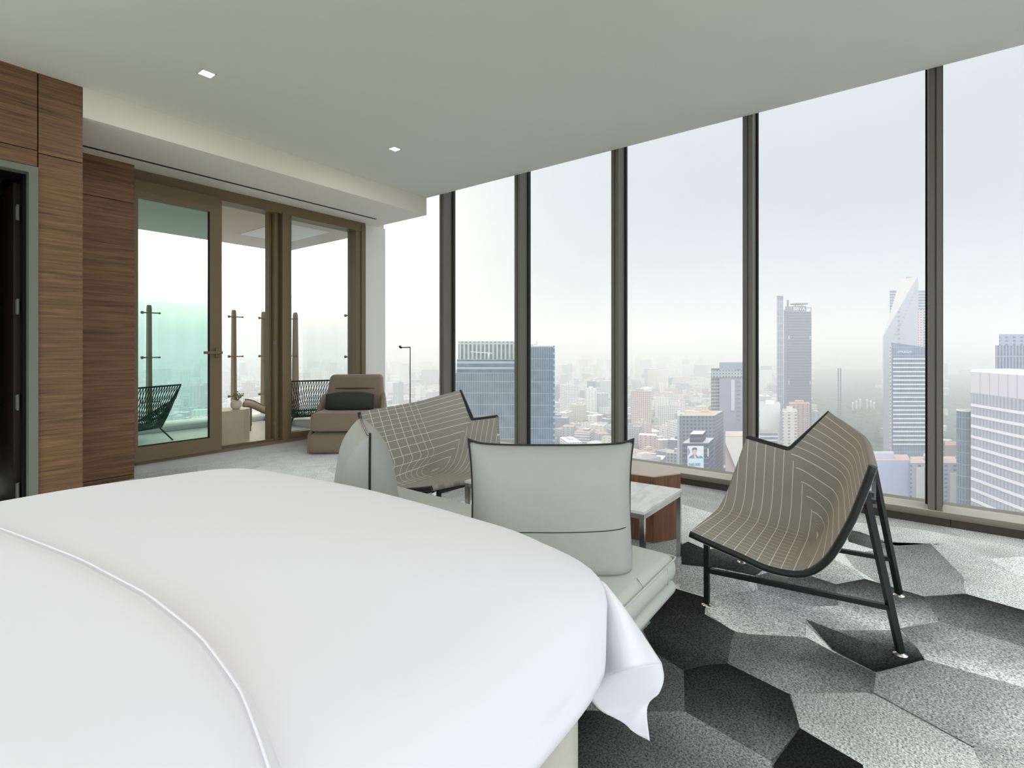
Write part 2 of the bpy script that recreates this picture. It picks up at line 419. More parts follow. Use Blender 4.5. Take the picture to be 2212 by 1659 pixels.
for py in (460, 663, 869, 1059):
    p = at_y(38, py, 4.93)
    b = MB(); b.box(.728, .745, 4.915, 4.945, p.z - .05, p.z + .05, .003); b.lathe([(.009, -.055), (.009, .055)], (.738, 4.912, p.z), 10); b.build('hinge', M_gmetal, lf)
b = MB(); b.box(.2, .76, 6.3, 6.4, 0, 2.6); b.box(.8, 1.02, 4.74, 6.4, 0, 2.6); b.box(.1, .2, 4.7, 6.4, 0, 2.6); b.box(.1, 1.02, 4.74, 6.4, 2.6, 2.7)
b.build('dark_corridor_box', M_blackdoor, d)  # closed box added behind the opening, coloured black for its shade

# ---- white pier between the doors and the first window
b = MB(); b.box(4.225, XG - .02, YD, 5.95, 0, HS)
st(b.build('wall_back', M_white), 'narrow white pier between balcony doors and windows', 'wall')

# ---- window wall: bays, mullions, sill
mx = [949, 1111, 1320, 1604, 2005]
mleft = [at_x(p, 700, 4.445).y for p in mx] + [-1.36, -2.45]      # left (far) edge of each mullion front
MW = .075
edges = [YD] + mleft
LB = ['first pale window bay beside the white pier', 'window bay holding the blue glass tower', 'window bay behind the grey cushion',
      'window bay with the billboard below', 'window bay behind the grey lounge chair', 'window bay at the far right of the photo', 'window bay out beyond the frame']
for i in range(len(mleft)):
    far = edges[i] - (MW if i else 0); near = mleft[i]
    wn = structure('window_%d' % (i + 1), LB[i], (XG, (far + near) / 2, .095))
    b = MB(); b.box(XG - .006, XG + .006, near - .004, far + .004, .095, 3.42); b.build('glass_pane', M_glass, wn)
    yl = mleft[i]; yr = yl - MW
    b = MB(); b.box(4.447, 4.47, yr + MW * .55, yl, .1, 3.42); b.box(4.447, 4.47, yr, yr + MW * .42, .1, 3.42); b.box(4.462, XG + .05, yr + .003, yl - .003, .1, 3.42)
    f = b.build('mullion', M_mull, wn)
    b = MB(); b.box(XG - .02, XG + .02, yr - .012, yr + .003, .095, 3.42); b.box(XG - .02, XG + .02, yl - .003, yl + .008, .095, 3.42); b.build('gasket', M_gap, f)
t = structure('trim_3', 'bronze window sill running along the carpet'); t['category'] = 'window sill'
b = MB(); b.box(XW, 4.75, -2.6, YD, .055, .096, .002, 1); b.build('sill_rail', M_sill, t)
b = MB(); b.box(XW + .004, 4.64, -2.6, YD, .0955, .099); b.build('sill_ledge', M_sillt, t)
b = MB()
yy = -2.6
for nx in (-1.4, -.32, .88, 2.05, 3.2, 4.34, YD):
    b.box(XW + .012, 4.75, yy, nx - .003, 0.0, .053); yy = nx
b.build('sill_plinth', M_muld, t)

# ---- balcony door wall
b = MB(); b.box(xr, 4.225, YD, 5.98, 0, .096)
st(b.build('trim_4', M_curb), 'low white stone kerb under the balcony doors', 'kerb')
t = structure('trim_5', 'bronze header, track and post framing the balcony doors'); t['category'] = 'door frame'
b = MB(); b.box(xr, 4.23, 5.655, 5.85, 2.76, HS); b.build('header', M_bronze, t)
b = MB(); b.box(xr, 4.23, 5.645, 5.68, .096, .128); b.box(xr, 4.23, 5.70, 5.85, .096, .128); b.box(2.385, 3.2, 5.70, 5.72, .128, .15); b.build('bottom_track', M_bronze, t)
b = MB(); b.box(xr, 4.23, 5.68, 5.70, .096, .115); b.build('track_groove', M_gap, t)
b = MB()
for x0, x1, y0 in ((2.965, 2.99, 5.76), (2.995, 3.03, 5.69), (3.033, 3.06, 5.72), (3.063, 3.125, 5.64), (3.129, 3.165, 5.66), (3.165, 3.20, 5.69)):
    b.box(x0, x1, y0, 5.85, .128, 2.77)
b.build('centre_post', M_bronze, t)
b = MB()
for py in (740, 912):
    p = at_y(605, py, 5.69); b.box(2.985, 3.0, 5.66, 5.70, p.z - .02, p.z + .02, .004)
b.build('lock_keep', M_gmetal, t)
b = MB(); b.box(4.085, 4.155, 5.66, 5.85, .128, 2.80); b.box(4.16, 4.225, 5.645, 5.85, .096, 2.84); b.build('end_stile', M_bronze, t)
wn = structure('window_8', 'fixed glass pane beside the balcony door opening', (3.64, 5.74, .13))
b = MB(); b.box(3.19, 4.09, 5.735, 5.747, .18, 2.80); b.build('glass_pane', M_rail, wn)
b = MB(); b.box(3.2, 4.085, 5.69, 5.80, .128, .193); b.box(3.2, 4.085, 5.69, 5.80, 2.80, HS); b.build('window_frame', M_bronze, wn)
d = structure('door_2', 'bronze framed sliding balcony door with teal tinted glass', (2.0, 5.64, .13))
b = MB(); b.box(xr - .02, 1.65, 5.605, 5.655, .132, 2.77); b.box(2.268, 2.385, 5.605, 5.655, .132, 2.77)
b.box(1.65, 2.268, 5.605, 5.655, .132, .272); b.box(1.65, 2.268, 5.605, 5.655, 2.605, 2.77)
b.build('door_frame', M_bronze, d)
b = MB(); b.box(1.64, 2.275, 5.626, 5.636, .262, 2.615); b.build('glass_pane', M_teal, d)
b = MB(); b.box(1.65, 2.268, 5.612, 5.626, .268, .282); b.box(2.255, 2.27, 5.612, 5.626, .27, 2.605); b.build('gasket', M_gap, d)
b = MB(); b.box(2.315, 2.355, 5.585, 5.606, 1.10, 1.20, .004); b.box(2.19, 2.37, 5.545, 5.562, 1.137, 1.165, .005); b.bar((2.335, 5.59, 1.15), (2.335, 5.55, 1.15), .01)
tag(b.build('lever_handle', M_bronze, d), 'bronze lever handle')

# ---- recessed ceiling lamps (two in view, the others unseen and added as fill)
def downlight(x, y, power, label=None):
    d = thing('ceiling_downlight', (x, y, H), label or 'unseen square ceiling lamp added to brighten the bed', 'ceiling lamp', 'recessed ceiling lamps')
    b = MB(); s = .045
    for a0, a1, c0, c1 in ((-s, s, -s, -s + .006), (-s, s, s - .006, s), (-s, -s + .006, -s, s), (s - .006, s, -s, s)):
        b.box(x + a0, x + a1, y + c0, y + c1, H - .003, H + .001)
    b.build('lamp_frame', M_white, d)
    b = MB(); b.box(x - s + .006, x + s - .006, y - s + .006, y + s - .006, H - .0015, H); b.build('lamp_diffuser', M_lamp, d)
    l = bpy.data.lights.new('downlight_lamp', 'AREA'); l.shape = 'SQUARE'; l.size = .08; l.energy = power; l.color = (1, .97, .93)
    l.cycles.use_multiple_importance_sampling = False
    lo = bpy.data.objects.new('downlight_lamp', l); C.objects.link(lo); lo.parent = d; lo.location = (0, 0, -.006)
    return d
M_lamp = emit('lamp_diffuser_glow', (1, .93, .80), 3.5)
# ================================================================== BALCONY
b = MB(); b.box(.9, 4.6, 5.85, 8.7, -.1, .1)
st(b.build('floor_balcony', M_tile), 'pale tiled balcony floor beyond the doors', 'balcony floor')
b = MB(); b.box(.9, 4.7, 5.86, 8.6, 2.9, 3.3)
st(b.build('ceiling_balcony', M_balceil), 'cream soffit over the balcony', 'balcony ceiling')
b = MB(); b.box(3.55, 4.28, 6.55, 7.75, 2.893, 2.9)
tag(b.build('ceiling_panel', M_white), 'white rectangular panel set in the balcony ceiling', 'ceiling panel')
b = MB(); b.box(.9, 4.6, 7.58, 8.15, .1, .17, .004, 1); b.box(3.84, 4.6, 5.98, 7.579, .1, .17, .004, 1)
st(b.build('trim_6', M_tile), 'low white ledge around the balcony edge', 'ledge')
b = MB(); b.box(.85, .95, 5.9, 8.6, .1, 2.9)
st(b.build('wall_balcony', M_white), 'white side wall of the balcony', 'wall')

def fin_post(x, y, along, label):
    t = thing('railing_post', (x, y, .17), label, 'railing post', 'balcony railing posts')
    zt = 1.78; prof = [(-.055, .17), (.055, .17), (.032, zt - .05), (.022, zt - .015), (0, zt), (-.022, zt - .015), (-.032, zt - .05)]
    b = MB(); th = .022
    if along == 'x': b.hull([(x - th + 2 * th * 0, y + p[0], p[1]) for p in prof], [(x + th, y + p[0], p[1]) for p in prof])
    else: b.hull([(x + p[0], y - th, p[1]) for p in prof], [(x + p[0], y + th, p[1]) for p in prof])
    b.build('fin', M_tan, t)
    for z in (.47, 1.07, 1.67):
        b = MB()
        if along == 'x':
            b.tube([(x - .10, y - .07, z), (x + .10, y - .07, z)], .009, 8); b.lathe([(0, -.02), (.018, -.015), (.018, .015), (0, .02)], (x - .10, y - .07, z), 10); b.lathe([(0, -.014), (.012, -.01), (.012, .01), (0, .014)], (x + .10, y - .07, z), 10)
        else:
            b.tube([(x - .03, y + .10, z), (x - .03, y - .10, z)], .009, 8); b.lathe([(0, -.02), (.018, -.015), (.018, .015), (0, .02)], (x - .03, y + .10, z), 10); b.lathe([(0, -.02), (.018, -.015), (.018, .015), (0, .02)], (x - .03, y - .10, z), 10)
        b.build('glass_clamp', M_tan, t)
    return t
fin_post(2.478, 8.0, 'x', 'slim tapered railing post seen through the teal door glass')
fin_post(3.575, 8.0, 'x', 'tapered railing post rising behind the potted plant')
fin_post(4.03, 8.0, 'x', 'tapered railing post above the chaise longue')
p = at_y(590, 700, 7.9); fin_post(p.x + .02, 7.9, 'y', 'tapered railing post half hidden by the bronze centre post')
fin_post(4.42, at_x(638, 700, 4.42).y, 'y', 'wide railing post just right of the bronze centre post')
fin_post(4.42, at_x(759, 700, 4.42).y, 'y', 'dark railing post against the bronze end stile')
for (x0, x1), lb in zip(((1.0, 2.44), (2.49, 3.56), (3.59, 4.4)), ('glass railing panel at the left behind the woven chair', 'glass railing panel between the first and second posts', 'glass railing panel at the balcony corner')):
    b = MB(); b.box(x0, x1, 8.06, 8.074, .2, 1.83)
    tag(b.build('glass_railing', M_rail), lb, 'glass railing', 'balcony railing glass')
b = MB(); b.box(4.46, 4.474, 6.0, at_x(654, 700, 4.46).y, .2, 1.86)
tag(b.build('glass_railing', M_rail), 'glass railing panel on the right side of the balcony', 'glass railing', 'balcony railing glass')

# pedestal, pot and plant
pd = thing('stone_pedestal', (2.66, 6.2, .1), 'beige stone block pedestal on the balcony holding a pot', 'side table')
c0 = at_z(526, 955, .1); c1 = at_z(541, 951, .1); cl = Vector((2.44, 6.03, .1))
poly = [(c0.x, c0.y), (c1.x, c1.y + .02), (c1.x - .05, c1.y + .32), (2.60, c1.y + .32), (2.55, c0.y + .14), (2.54, c0.y)]
b = MB(); b.prism(poly, .1, .478); b.build('pedestal_body', M_stone, pd)
pt = at_y(510, 886, 6.16); px_, py_ = pt.x, 6.16
pot = thing('flower_pot', (px_, py_, .478), 'small round white pot with a sparse plant', 'potted plant')
b = MB(); b.lathe([(0, 0), (.035, 0), (.055, .025), (.062, .055), (.055, .09), (.042, .105), (.038, .105), (.045, .08), (.03, .06), (0, .06)], (px_, py_, .478), 20); b.build('pot', M_pot, pot)
b = MB(); rnd = random.Random(5)
for k in range(11):
    a = rnd.uniform(0, 2 * PI); l = rnd.uniform(.06, .13); tp = Vector((px_ + .06 * math.cos(a), py_ + .05 * math.sin(a), .54 + l))
    b.tube([(px_ + .01 * math.cos(a), py_, .53), (px_ + .03 * math.cos(a), py_ + .02 * math.sin(a), .54 + l * .6), tp], .0022, 5)
    for q in range(3):
        c_ = tp + Vector((rnd.uniform(-.02, .02), rnd.uniform(-.02, .02), rnd.uniform(-.02, .012))); 
        u = Vector((rnd.uniform(-1, 1), rnd.uniform(-1, 1), rnd.uniform(-.3, 1))).normalized(); v = u.orthogonal().normalized() * .008
        b.face([c_, c_ + u * .012 + v, c_ + u * .028, c_ + u * .012 - v])
b.build('plant_sprigs', M_leaf, pot)

# woven cord lounge chairs
def woven_chair(loc, rz, label, dark):
    t = thing('woven_chair', loc, label, 'outdoor chair', 'woven cord balcony chairs', rotz=rz)
    Mx = t.matrix_basis
    W = lambda p: Mx @ Vector(p)
    # frame loops (local: y back, z up): tall back rail, arm corners, low front rail
    top = [(-.30, .30, .66), (.30, .30, .66), (.42, .10, .48), (.32, -.34, .20), (-.32, -.34, .20), (-.42, .10, .48)]
    low = [(-.18, .16, .17), (.18, .16, .17), (.24, .06, .15), (.22, -.24, .14), (-.22, -.24, .14), (-.24, .06, .15)]
    b = MB(); b.tube([W(p) for p in top], .011, 8, closed=True); b.build('frame_rail', M_cordf, t)
    b = MB(); b.tube([W(p) for p in low], .009, 8, closed=True); b.build('seat_ring', M_cordf, t)
    def along(loop, n):
        P = [Vector(p) for p in loop] + [Vector(loop[0])]; L = [0]
        for a, c in zip(P, P[1:]): L.append(L[-1] + (c - a).length)
        out = []
        for k in range(n):
            s = L[-1] * k / n
            for i in range(len(L) - 1):
                if L[i] <= s <= L[i + 1]:
                    out.append(P[i].lerp(P[i + 1], (s - L[i]) / (L[i + 1] - L[i]))); break
        return out
    n = 84; A = along(top, n); B = along(low, n)
    b = MB()
    for k in range(n):
        for sh in (0, 9):
            q = B[(k + sh) % n]; m_ = (A[k] + q) / 2 - Vector((0, 0, .03))
            b.tube([W(A[k]), W(m_), W(q)], .0042, 5, cap=False)
    for k in range(0, n // 2):
        b.tube([W(B[k]), W(B[n - 1 - k])], .0035, 5, cap=False)
    b.build('cord_weave', M_cord, t)
    for sx, sy, i in ((-1, -1, 4), (1, -1, 3), (1, 1, 2), (-1, 1, 5)):
        b = MB(); f = Vector(low[i]); b.tube([W(f), W((sx * .27, (-.30 if sy < 0 else .22), 0))], .009, 8); b.build('leg', M_cordf, t)
    return t
woven_chair((2.02, 6.92, .1), math.radians(205), 'green woven cord lounge chair behind the teal door glass', True)
woven_chair((3.90, 6.42, .1), math.radians(150), 'green woven cord chair beyond the fixed pane, behind the taupe armchair', True)

# chaise
ch = thing('chaise_longue', (3.6, 6.9, .1), 'low taupe sling chaise longue beside the white pot', 'chaise longue')
rail = [at_y(525, 876, 6.7), at_y(545, 879, 6.75), at_y(578, 893, 6.8), at_y(600, 888, 6.85), at_y(640, 860, 6.9)]
wv = Vector((.25, .5, .03))
b = MB(); pa = catmull(rail, 5); b.grid([[p + wv * k for k in (0, .5, 1)] for p in pa]); b.build('sling', M_chaise, ch, [('SOLIDIFY', dict(thickness=.02))])
b = MB(); b.tube(pa, .011, 8); b.tube([p + wv for p in pa], .011, 8); b.tube([pa[0], pa[0] + wv], .011, 8); b.build('frame_rail', M_tan, ch)
for p in (rail[0].lerp(rail[1], .8), rail[3]):
    for k in (0.05, .95):
        q = p + wv * k; b = MB(); b.tube([q, Vector((q.x, q.y, .1))], .009, 8); b.build('leg', M_tan, ch)
# ================================================================== LOUNGE CHAIRS
def stitched_fabric(name, seat_grid, back_grid):
    m, nt, out = newmat(name)
    b = N(nt, 'ShaderNodeBsdfPrincipled'); nt.links.new(b.outputs[0], out.inputs[0])
    b.inputs['Roughness'].default_value = .9; b.inputs['Specular IOR Level'].default_value = .12
    def attr(n):
        a = N(nt, 'ShaderNodeAttribute'); a.attribute_name = n; return a.outputs['Fac']
    def mth(op, a, c=None):
        n = N(nt, 'ShaderNodeMath', operation=op)
        for i, v in enumerate((a, c)):
            if v is None: continue
            if isinstance(v, (int, float)): n.inputs[i].default_value = v
            else: nt.links.new(v, n.inputs[i])
        return n.outputs[0]
    p, q, u, v = attr('sp'), attr('sq'), attr('su'), attr('sv')
    def line(x, w):                                # 1 on the seam, 0 off it
        d = mth('ABSOLUTE', mth('SUBTRACT', mth('FRACT', x), .5)); return mth('GREATER_THAN', d, .5 - w)
    front = mth('LESS_THAN', u, .5)
    a = mth('MULTIPLY', line(p, .028), front)
    c = mth('MULTIPLY', line(q, .03), mth('SUBTRACT', 1, front))
    L = mth('MAXIMUM', a, c)
    if seat_grid: L = mth('MAXIMUM', L, mth('MULTIPLY', mth('MULTIPLY', line(mth('MULTIPLY', v, 24), .03), front), mth('MULTIPLY', mth('LESS_THAN', v, .5), mth('LESS_THAN', u, .44))))
    if back_grid: L = mth('MAXIMUM', L, mth('MULTIPLY', line(mth('MULTIPLY', v, 20), .03), mth('MULTIPLY', mth('LESS_THAN', v, .36), mth('GREATER_THAN', u, .40))))
    rib = line(mth('ADD', mth('MULTIPLY', mth('MULTIPLY', p, front), 9), mth('MULTIPLY', mth('MULTIPLY', q, mth('SUBTRACT', 1, front)), 7)), .2)
    mx = N(nt, 'ShaderNodeMixRGB'); mx.inputs[1].default_value = (*S(164, 159, 147), 1); mx.inputs[2].default_value = (*S(144, 139, 127), 1); nt.links.new(rib, mx.inputs[0])
    m2 = N(nt, 'ShaderNodeMixRGB'); m2.inputs[2].default_value = (*S(232, 228, 214), 1); nt.links.new(mx.outputs[0], m2.inputs[1]); nt.links.new(L, m2.inputs[0])
    nt.links.new(m2.outputs[0], b.inputs['Base Color'])
    bp = N(nt, 'ShaderNodeBump'); bp.inputs['Strength'].default_value = .4; bp.inputs['Distance'].default_value = .004
    nt.links.new(mth('SUBTRACT', 1, L), bp.inputs['Height']); nt.links.new(bp.outputs[0], b.inputs['Normal'])
    return m
def roundpoly(a, b, c, tb, r, t):
    """a-b-c with the corner (reached at t=tb) rounded over +-r in t"""
    def P(x):
        return a.lerp(b, x / tb) if x <= tb else b.lerp(c, (x - tb) / (1 - tb))
    if abs(t - tb) >= r: return P(t)
    A_, B_ = P(tb - r), P(tb + r); k = (t - tb + r) / (2 * r)
    return A_.lerp(b, k).lerp(b.lerp(B_, k), k)
def lounge_chair(label, mirror, mat):
    f = (lambda p: Vector((p[0] - .181, 2.941 - p[1], p[2]))) if mirror else (lambda p: Vector(p))
    base = f((2.74, .33, 0)); t = thing('lounge_chair', base, label, 'chair', 'pin-stitched lounge chairs')
    V = lambda *p: Vector(p)
    prof = [at_x(x, y, X) for x, y, X in ((1492, 1147, 2.32), (1545, 1171, 2.32), (1600, 1195, 2.32), (1660, 1222, 2.32), (1722, 1233, 2.32), (1758, 1221, 2.32), (1790, 1190, 2.315), (1830, 1120, 2.305), (1856, 1058, 2.30), (1876, 1004, 2.29))]
    near = catmull(prof, 8)
    # arc-length table so that the bend sits at u = .5
    Ls = [0]
    for a, c in zip(near, near[1:]): Ls.append(Ls[-1] + (c - a).length)
    bend = Ls[4 * 8 + 2]
    def nearp(u):
        s = bend * u / .5 if u <= .5 else bend + (Ls[-1] - bend) * (u - .5) / .5
        for i in range(len(Ls) - 1):
            if s <= Ls[i + 1] + 1e-9: return near[i].lerp(near[i + 1], (s - Ls[i]) / (Ls[i + 1] - Ls[i]))
        return near[-1]
    T = prof[-1]; K = V(3.077, .256, .871); Nn = V(3.014, .428, .659); A = V(3.041, .645, .698); Cc = V(2.88, .27, .29); P3 = V(2.95, .75, .318)
    Kp = at_x(1863, 946, 2.76)
    nu, nv = 64, 40; vm = .58
    P = []
    for i in range(nu + 1):
        u = i / nu; row = []; vmu = vm - .24 * smooth01((u - .5) / .14)
        n_ = nearp(u); m_ = roundpoly(P3, Cc, Kp, .5, .045, u); f_ = roundpoly(A, Nn, K, .5, .035, u)
        for j in range(nv + 1):
            v = j / nv; row.append(roundpoly(n_, m_, f_, vmu, .16 - .05 * smooth01((u - .45) / .1), v))
        P.append(row)
    zt = [P[nu][j].z for j in range(nv + 1)]
    b = MB(); Vv = b.grid([[f(p) for p in row] for row in P])
    if mirror: bmesh.ops.reverse_faces(b.bm, faces=b.bm.faces)
    o = b.build('shell', mat, t)
    me = o.data
    sp = [0] * len(me.vertices); sq = sp[:]; su = sp[:]; sv = sp[:]
    k = 0
    for i in range(nu + 1):
        for j in range(nv + 1):
            p = P[i][j]; dz = zt[j] - p.z
            sp[k] = (.747 - p.y) / .0455 + .5
            sq[k] = (dz / .033 if dz < .21 else 6.36 + (dz - .21) / .055) + .3
            su[k] = i / nu + (1e-4 if i == nu // 2 else 0); sv[k] = j / nv; k += 1
    for nm, arr in (('sp', sp), ('sq', sq), ('su', su), ('sv', sv)):
        a = me.attributes.new(nm, 'FLOAT', 'POINT'); a.data.foreach_set('value', arr)
    md = o.modifiers.new('solidify', 'SOLIDIFY'); md.thickness = .03; md.offset = -1
    # leather binding on the two bound edges
    def edge(i, j):
        i0, i1 = max(i - 1, 0), min(i + 1, nu); j0, j1 = max(j - 1, 0), min(j + 1, nv)
        n = (P[i1][j] - P[i0][j]).cross(P[i][j1] - P[i][j0]).normalized(); return P[i][j] - n * .014
    b = MB(); b.tube([f(edge(i, 0)) for i in range(0, nu + 1, 2)], .0145, 8); b.build('edge_binding', M_pipe, t)
    b = MB(); b.tube([f(edge(i, nv)) for i in range(0, nu + 1, 2)], .0165, 8); b.build('edge_binding', M_pipe, t)
    # steel frame
    legs = [((2.416, .682, .012), (2.42, .684, .325)), ((3.018, .664, .012), (3.0, .67, .285)), ((2.481, -.032, .012), (2.40, .082, .652)), ((3.07, -.034, .012), (2.90, .067, .66))]
    for a, c in legs:
        b = MB(); b.bar(f(a), f(c), .0115); lg = b.build('leg', M_black, t)
        b = MB(); b.lathe([(0, 0), (.026, 0), (.024, .006), (.010, .010), (.008, .016), (0, .016)], f((a[0], a[1], 0)), 16); tag(b.build('glide', M_glide, lg), 'chrome floor glide')
    def at(a, c, z): k = (z - a[2]) / (c[2] - a[2]); return Vector(a).lerp(Vector(c), k)
    for i0, i1 in ((0, 2), (1, 3)):
        b = MB(); b.bar(f(at(*legs[i0], .165)), f(at(*legs[i1], .185)), .010); b.build('stretcher', M_black, t)
    b = MB(); b.bar(f((2.90, .067, .65)), f((2.97, .225, .66)), .009); b.bar(f((2.40, .06, .635)), f((2.35, .058, .64)), .009)
    b.bar(f((2.41, .052, .60)), f((2.905, .06, .60)), .008); b.build('back_bracket', M_black, t)
    b = MB(); b.bar(f((2.40, .54, .268)), f((2.96, .54, .250)), .009); b.bar(f((2.42, .684, .298)), f((2.99, .67, .268)), .009); b.build('seat_rail', M_black, t)
    lo, hi = [f((2.44, y, .165)) for y in (.36, .42)], [f((3.03, y, .165)) for y in (.36, .42)]
    b = MB(); b.hull([lo[0], lo[1], hi[1], hi[0]], [p + V(0, 0, .01) for p in (lo[0], lo[1], hi[1], hi[0])]); tag(b.build('cross_plate', M_chrome, t), 'flat polished steel cross plate')
    return t
lounge_chair('grey pin-stitched one-armed lounge chair standing alone by the windows', False, stitched_fabric('stitched_fabric_seat_grid', True, False))
lounge_chair('one-armed pin-stitched lounge chair beyond the coffee table, behind the grey cushions', True, stitched_fabric('stitched_fabric_back_grid', False, True))

# ================================================================== DAYBED AND CUSHIONS
SX0, SX1, SY0, SY1 = 1.27, 2.075, .70, 2.72
sf = thing('daybed', ((SX0 + SX1) / 2, (SY0 + SY1) / 2, 0), 'low pale grey leather daybed at the foot of the bed', 'daybed')
b = MB(); t_ = bmesh.new(); bmesh.ops.create_cube(t_, size=1)
b.box(SX0, SX1, SY0, SY1, .245, .345, .042, 5)
bmesh.ops.subdivide_edges(b.bm, edges=[e for e in b.bm.edges if e.calc_length() > .3], cuts=10, use_grid_fill=True)
for v in b.bm.verts:
    if v.co.z > .34:
        a = 1 - abs((v.co.x - (SX0 + SX1) / 2) / (.5 * (SX1 - SX0))) ** 3; c = 1 - abs((v.co.y - (SY0 + SY1) / 2) / (.5 * (SY1 - SY0))) ** 14
        v.co.z += .03 * max(a, 0) * max(c, 0)
t_.free()
seat = b.build('seat_cushion', M_leather, sf)
b = MB(); z = .335; i_ = .006
b.tube([(SX0 + .03, SY0 + i_, z), (SX1 - .03, SY0 + i_, z), (SX1 - .009, SY0 + .009, z), (SX1 - i_, SY0 + .03, z), (SX1 - i_, SY1 - .03, z)], .0035, 6)
b.tube([(SX1 - .12, SY0 + .002, .33), (SX1 - .12, SY0 - .0015, .29), (SX1 - .12, SY0 + .002, .262)], .0015, 6)
b.build('seam_piping', M_leather, seat)
b = MB(); b.tube([at_z(1364, 1238, .358), at_z(1378, 1252, .357), at_z(1390, 1269.6, .347)], .0014, 6); b.build('seat_seam', M_seam, seat)
b = MB(); b.box(SX0 + .02, SX1 + .004, SY0 + .004, SY1 - .02, .182, .242, .03, 5); b.build('base_roll', M_leather, sf)
for x in (SX0 + .25, SX1 - .25):
    for y in (SY0 + .45, SY1 - .45):
        b = MB(); b.box(x - .025, x + .025, y - .025, y + .025, 0, .19); b.build('leg', M_black, sf)

def cushion(loc, axis, w, h, T, lean, label, seam):
    ang = math.atan2(axis[1], axis[0])
    t = thing('back_cushion', loc, label, 'cushion', 'grey cushions on the daybed', rotz=ang)
    Mx = t.matrix_basis @ Matrix.Rotation(lean, 4, 'X')
    na, nb = 44, 36
    rnd = random.Random(int(w * 1000) + int(loc[0] * 100))
    ph = [rnd.uniform(0, 6) for _ in range(6)]
    def rim(a, bb):                                # in-plane shape with pulled-out corners
        ear = (abs(a) ** 16) * (bb ** 10)
        x = w / 2 * a * (1 - .03 * math.sin(PI * min(1, bb)) * abs(a) ** 2 + .035 * ear - .02 * (1 - bb) ** 8)
        z = h * bb * (1 - .02 * (1 - abs(a) ** 3) * bb ** 4) + .016 * ear
        return x, z
    def dep(a, bb):
        fa = max(0, 1 - abs(a) ** 7) ** .5
        s = bb ** .62; g = max(0, 1 - abs(2 * s - 1) ** 5) ** .5
        wr = 1 + .05 * math.sin(9 * a + ph[0]) * bb ** 3 + .03 * math.sin(17 * a + ph[1]) * bb ** 4
        return T * fa * g * wr * (1.12 - .45 * bb)
    b = MB()
    for sg in (1, -1):
        G = [[Mx @ Vector((rim(-1 + 2 * i / na, j / nb)[0], sg * dep(-1 + 2 * i / na, j / nb), rim(-1 + 2 * i / na, j / nb)[1])) for j in range(nb + 1)] for i in range(na + 1)]
        b.grid(G if sg < 0 else G[::-1])
    o = b.build('cover', M_cush, t, doubles=True)
    per = [(-1 + 2 * i / na, 1) for i in range(na + 1)] + [(1, 1 - j / nb) for j in range(1, nb + 1)] + [(1 - 2 * i / na, 0) for i in range(1, na + 1)] + [(-1, j / nb) for j in range(1, nb)]
    b = MB(); b.tube([Mx @ Vector((rim(a, c)[0], 0, rim(a, c)[1])) for a, c in per], .0055, 7, closed=True); tag(b.build('piping', M_pipe, t), 'black piping')
    if seam:
        b = MB(); pts = []
        for i in range(3, na - 2):
            a = -1 + 2 * i / na; bb = .36 + .03 * a * a * (1 if a > 0 else .2); x, z = rim(a, bb); pts.append(Mx @ Vector((x, -dep(a, bb) - .0005, z)))
        b.tube(pts, .0016, 6); b.build('cover_seam', M_pipe, o)
    return t
cushion((1.665, 1.06, .345), (sy_, -cy_), .635, .478, .145, math.radians(-3), 'square grey cushion with black piping facing the bed, at the near end of the daybed', True)
cushion((1.60, 2.145, .345), (.54, .84), .63, .452, .15, 0, 'grey cushion with black piping seen edge-on at the far end of the daybed', False)

# ================================================================== TABLES
def marble():
    m, nt, out = newmat('white_veined_marble')
    b = N(nt, 'ShaderNodeBsdfPrincipled'); nt.links.new(b.outputs[0], out.inputs[0]); b.inputs['Roughness'].default_value = .18
    tc = N(nt, 'ShaderNodeTexCoord'); mp = N(nt, 'ShaderNodeMapping'); mp.inputs['Rotation'].default_value = (0, 0, .7); mp.inputs['Scale'].default_value = (2.2, 9, 3)
    nt.links.new(tc.outputs['Object'], mp.inputs[0])
    nz = N(nt, 'ShaderNodeTexNoise'); nz.inputs['Scale'].default_value = 1.4; nz.inputs['Detail'].default_value = 9; nz.inputs['Distortion'].default_value = 1.2
    nt.links.new(mp.outputs[0], nz.inputs['Vector'])
    cr = N(nt, 'ShaderNodeValToRGB'); e = cr.color_ramp.elements
    e[0].position = .34; e[0].color = (*S(206, 206, 204), 1); e[1].position = .50; e[1].color = (*S(232, 232, 230), 1)
    nt.links.new(nz.outputs['Fac'], cr.inputs[0]); nt.links.new(cr.outputs[0], b.inputs['Base Color']); return m
M_marble = marble()
ct = thing('coffee_table', (2.6, 1.5, 0), 'long coffee table with white marble top on slim polished steel legs', 'coffee table')
Q = [(2.384, .975), (2.906, .959), (2.83, 2.055), (2.288, 2.085)]
b = MB(); b.prism(Q, .372, .386); b.build('marble_top', M_marble, ct)
b = MB()
for i in range(4):
    a = Vector((*Q[i], .36)); c = Vector((*Q[(i + 1) % 4], .36)); d = (c - a).normalized(); n_ = Vector((-d.y, d.x, 0)) * .012
    b.bar(a + n_ + d * .002, c + n_ - d * .002, .0118)
b.build('top_frame', M_chrome, ct)
cxm = sum(q[0] for q in Q) / 4; cym = sum(q[1] for q in Q) / 4
for q in Q:
    d = Vector((cxm - q[0], cym - q[1], 0)); x = q[0] + .013 * (1 if d.x > 0 else -1); y = q[1] + .013 * (1 if d.y > 0 else -1)
    b = MB(); b.box(x - .012, x + .012, y - .012, y + .012, 0, .36); b.build('leg', M_chrome, ct)
wt = thing('side_table', (3.14, 1.28, 0), 'hexagonal walnut block side table behind the marble coffee table', 'side table')
HX = [(2.988, 1.16), (3.169, 1.056), (3.325, 1.17), (3.295, 1.44), (3.13, 1.56), (2.96, 1.42)]
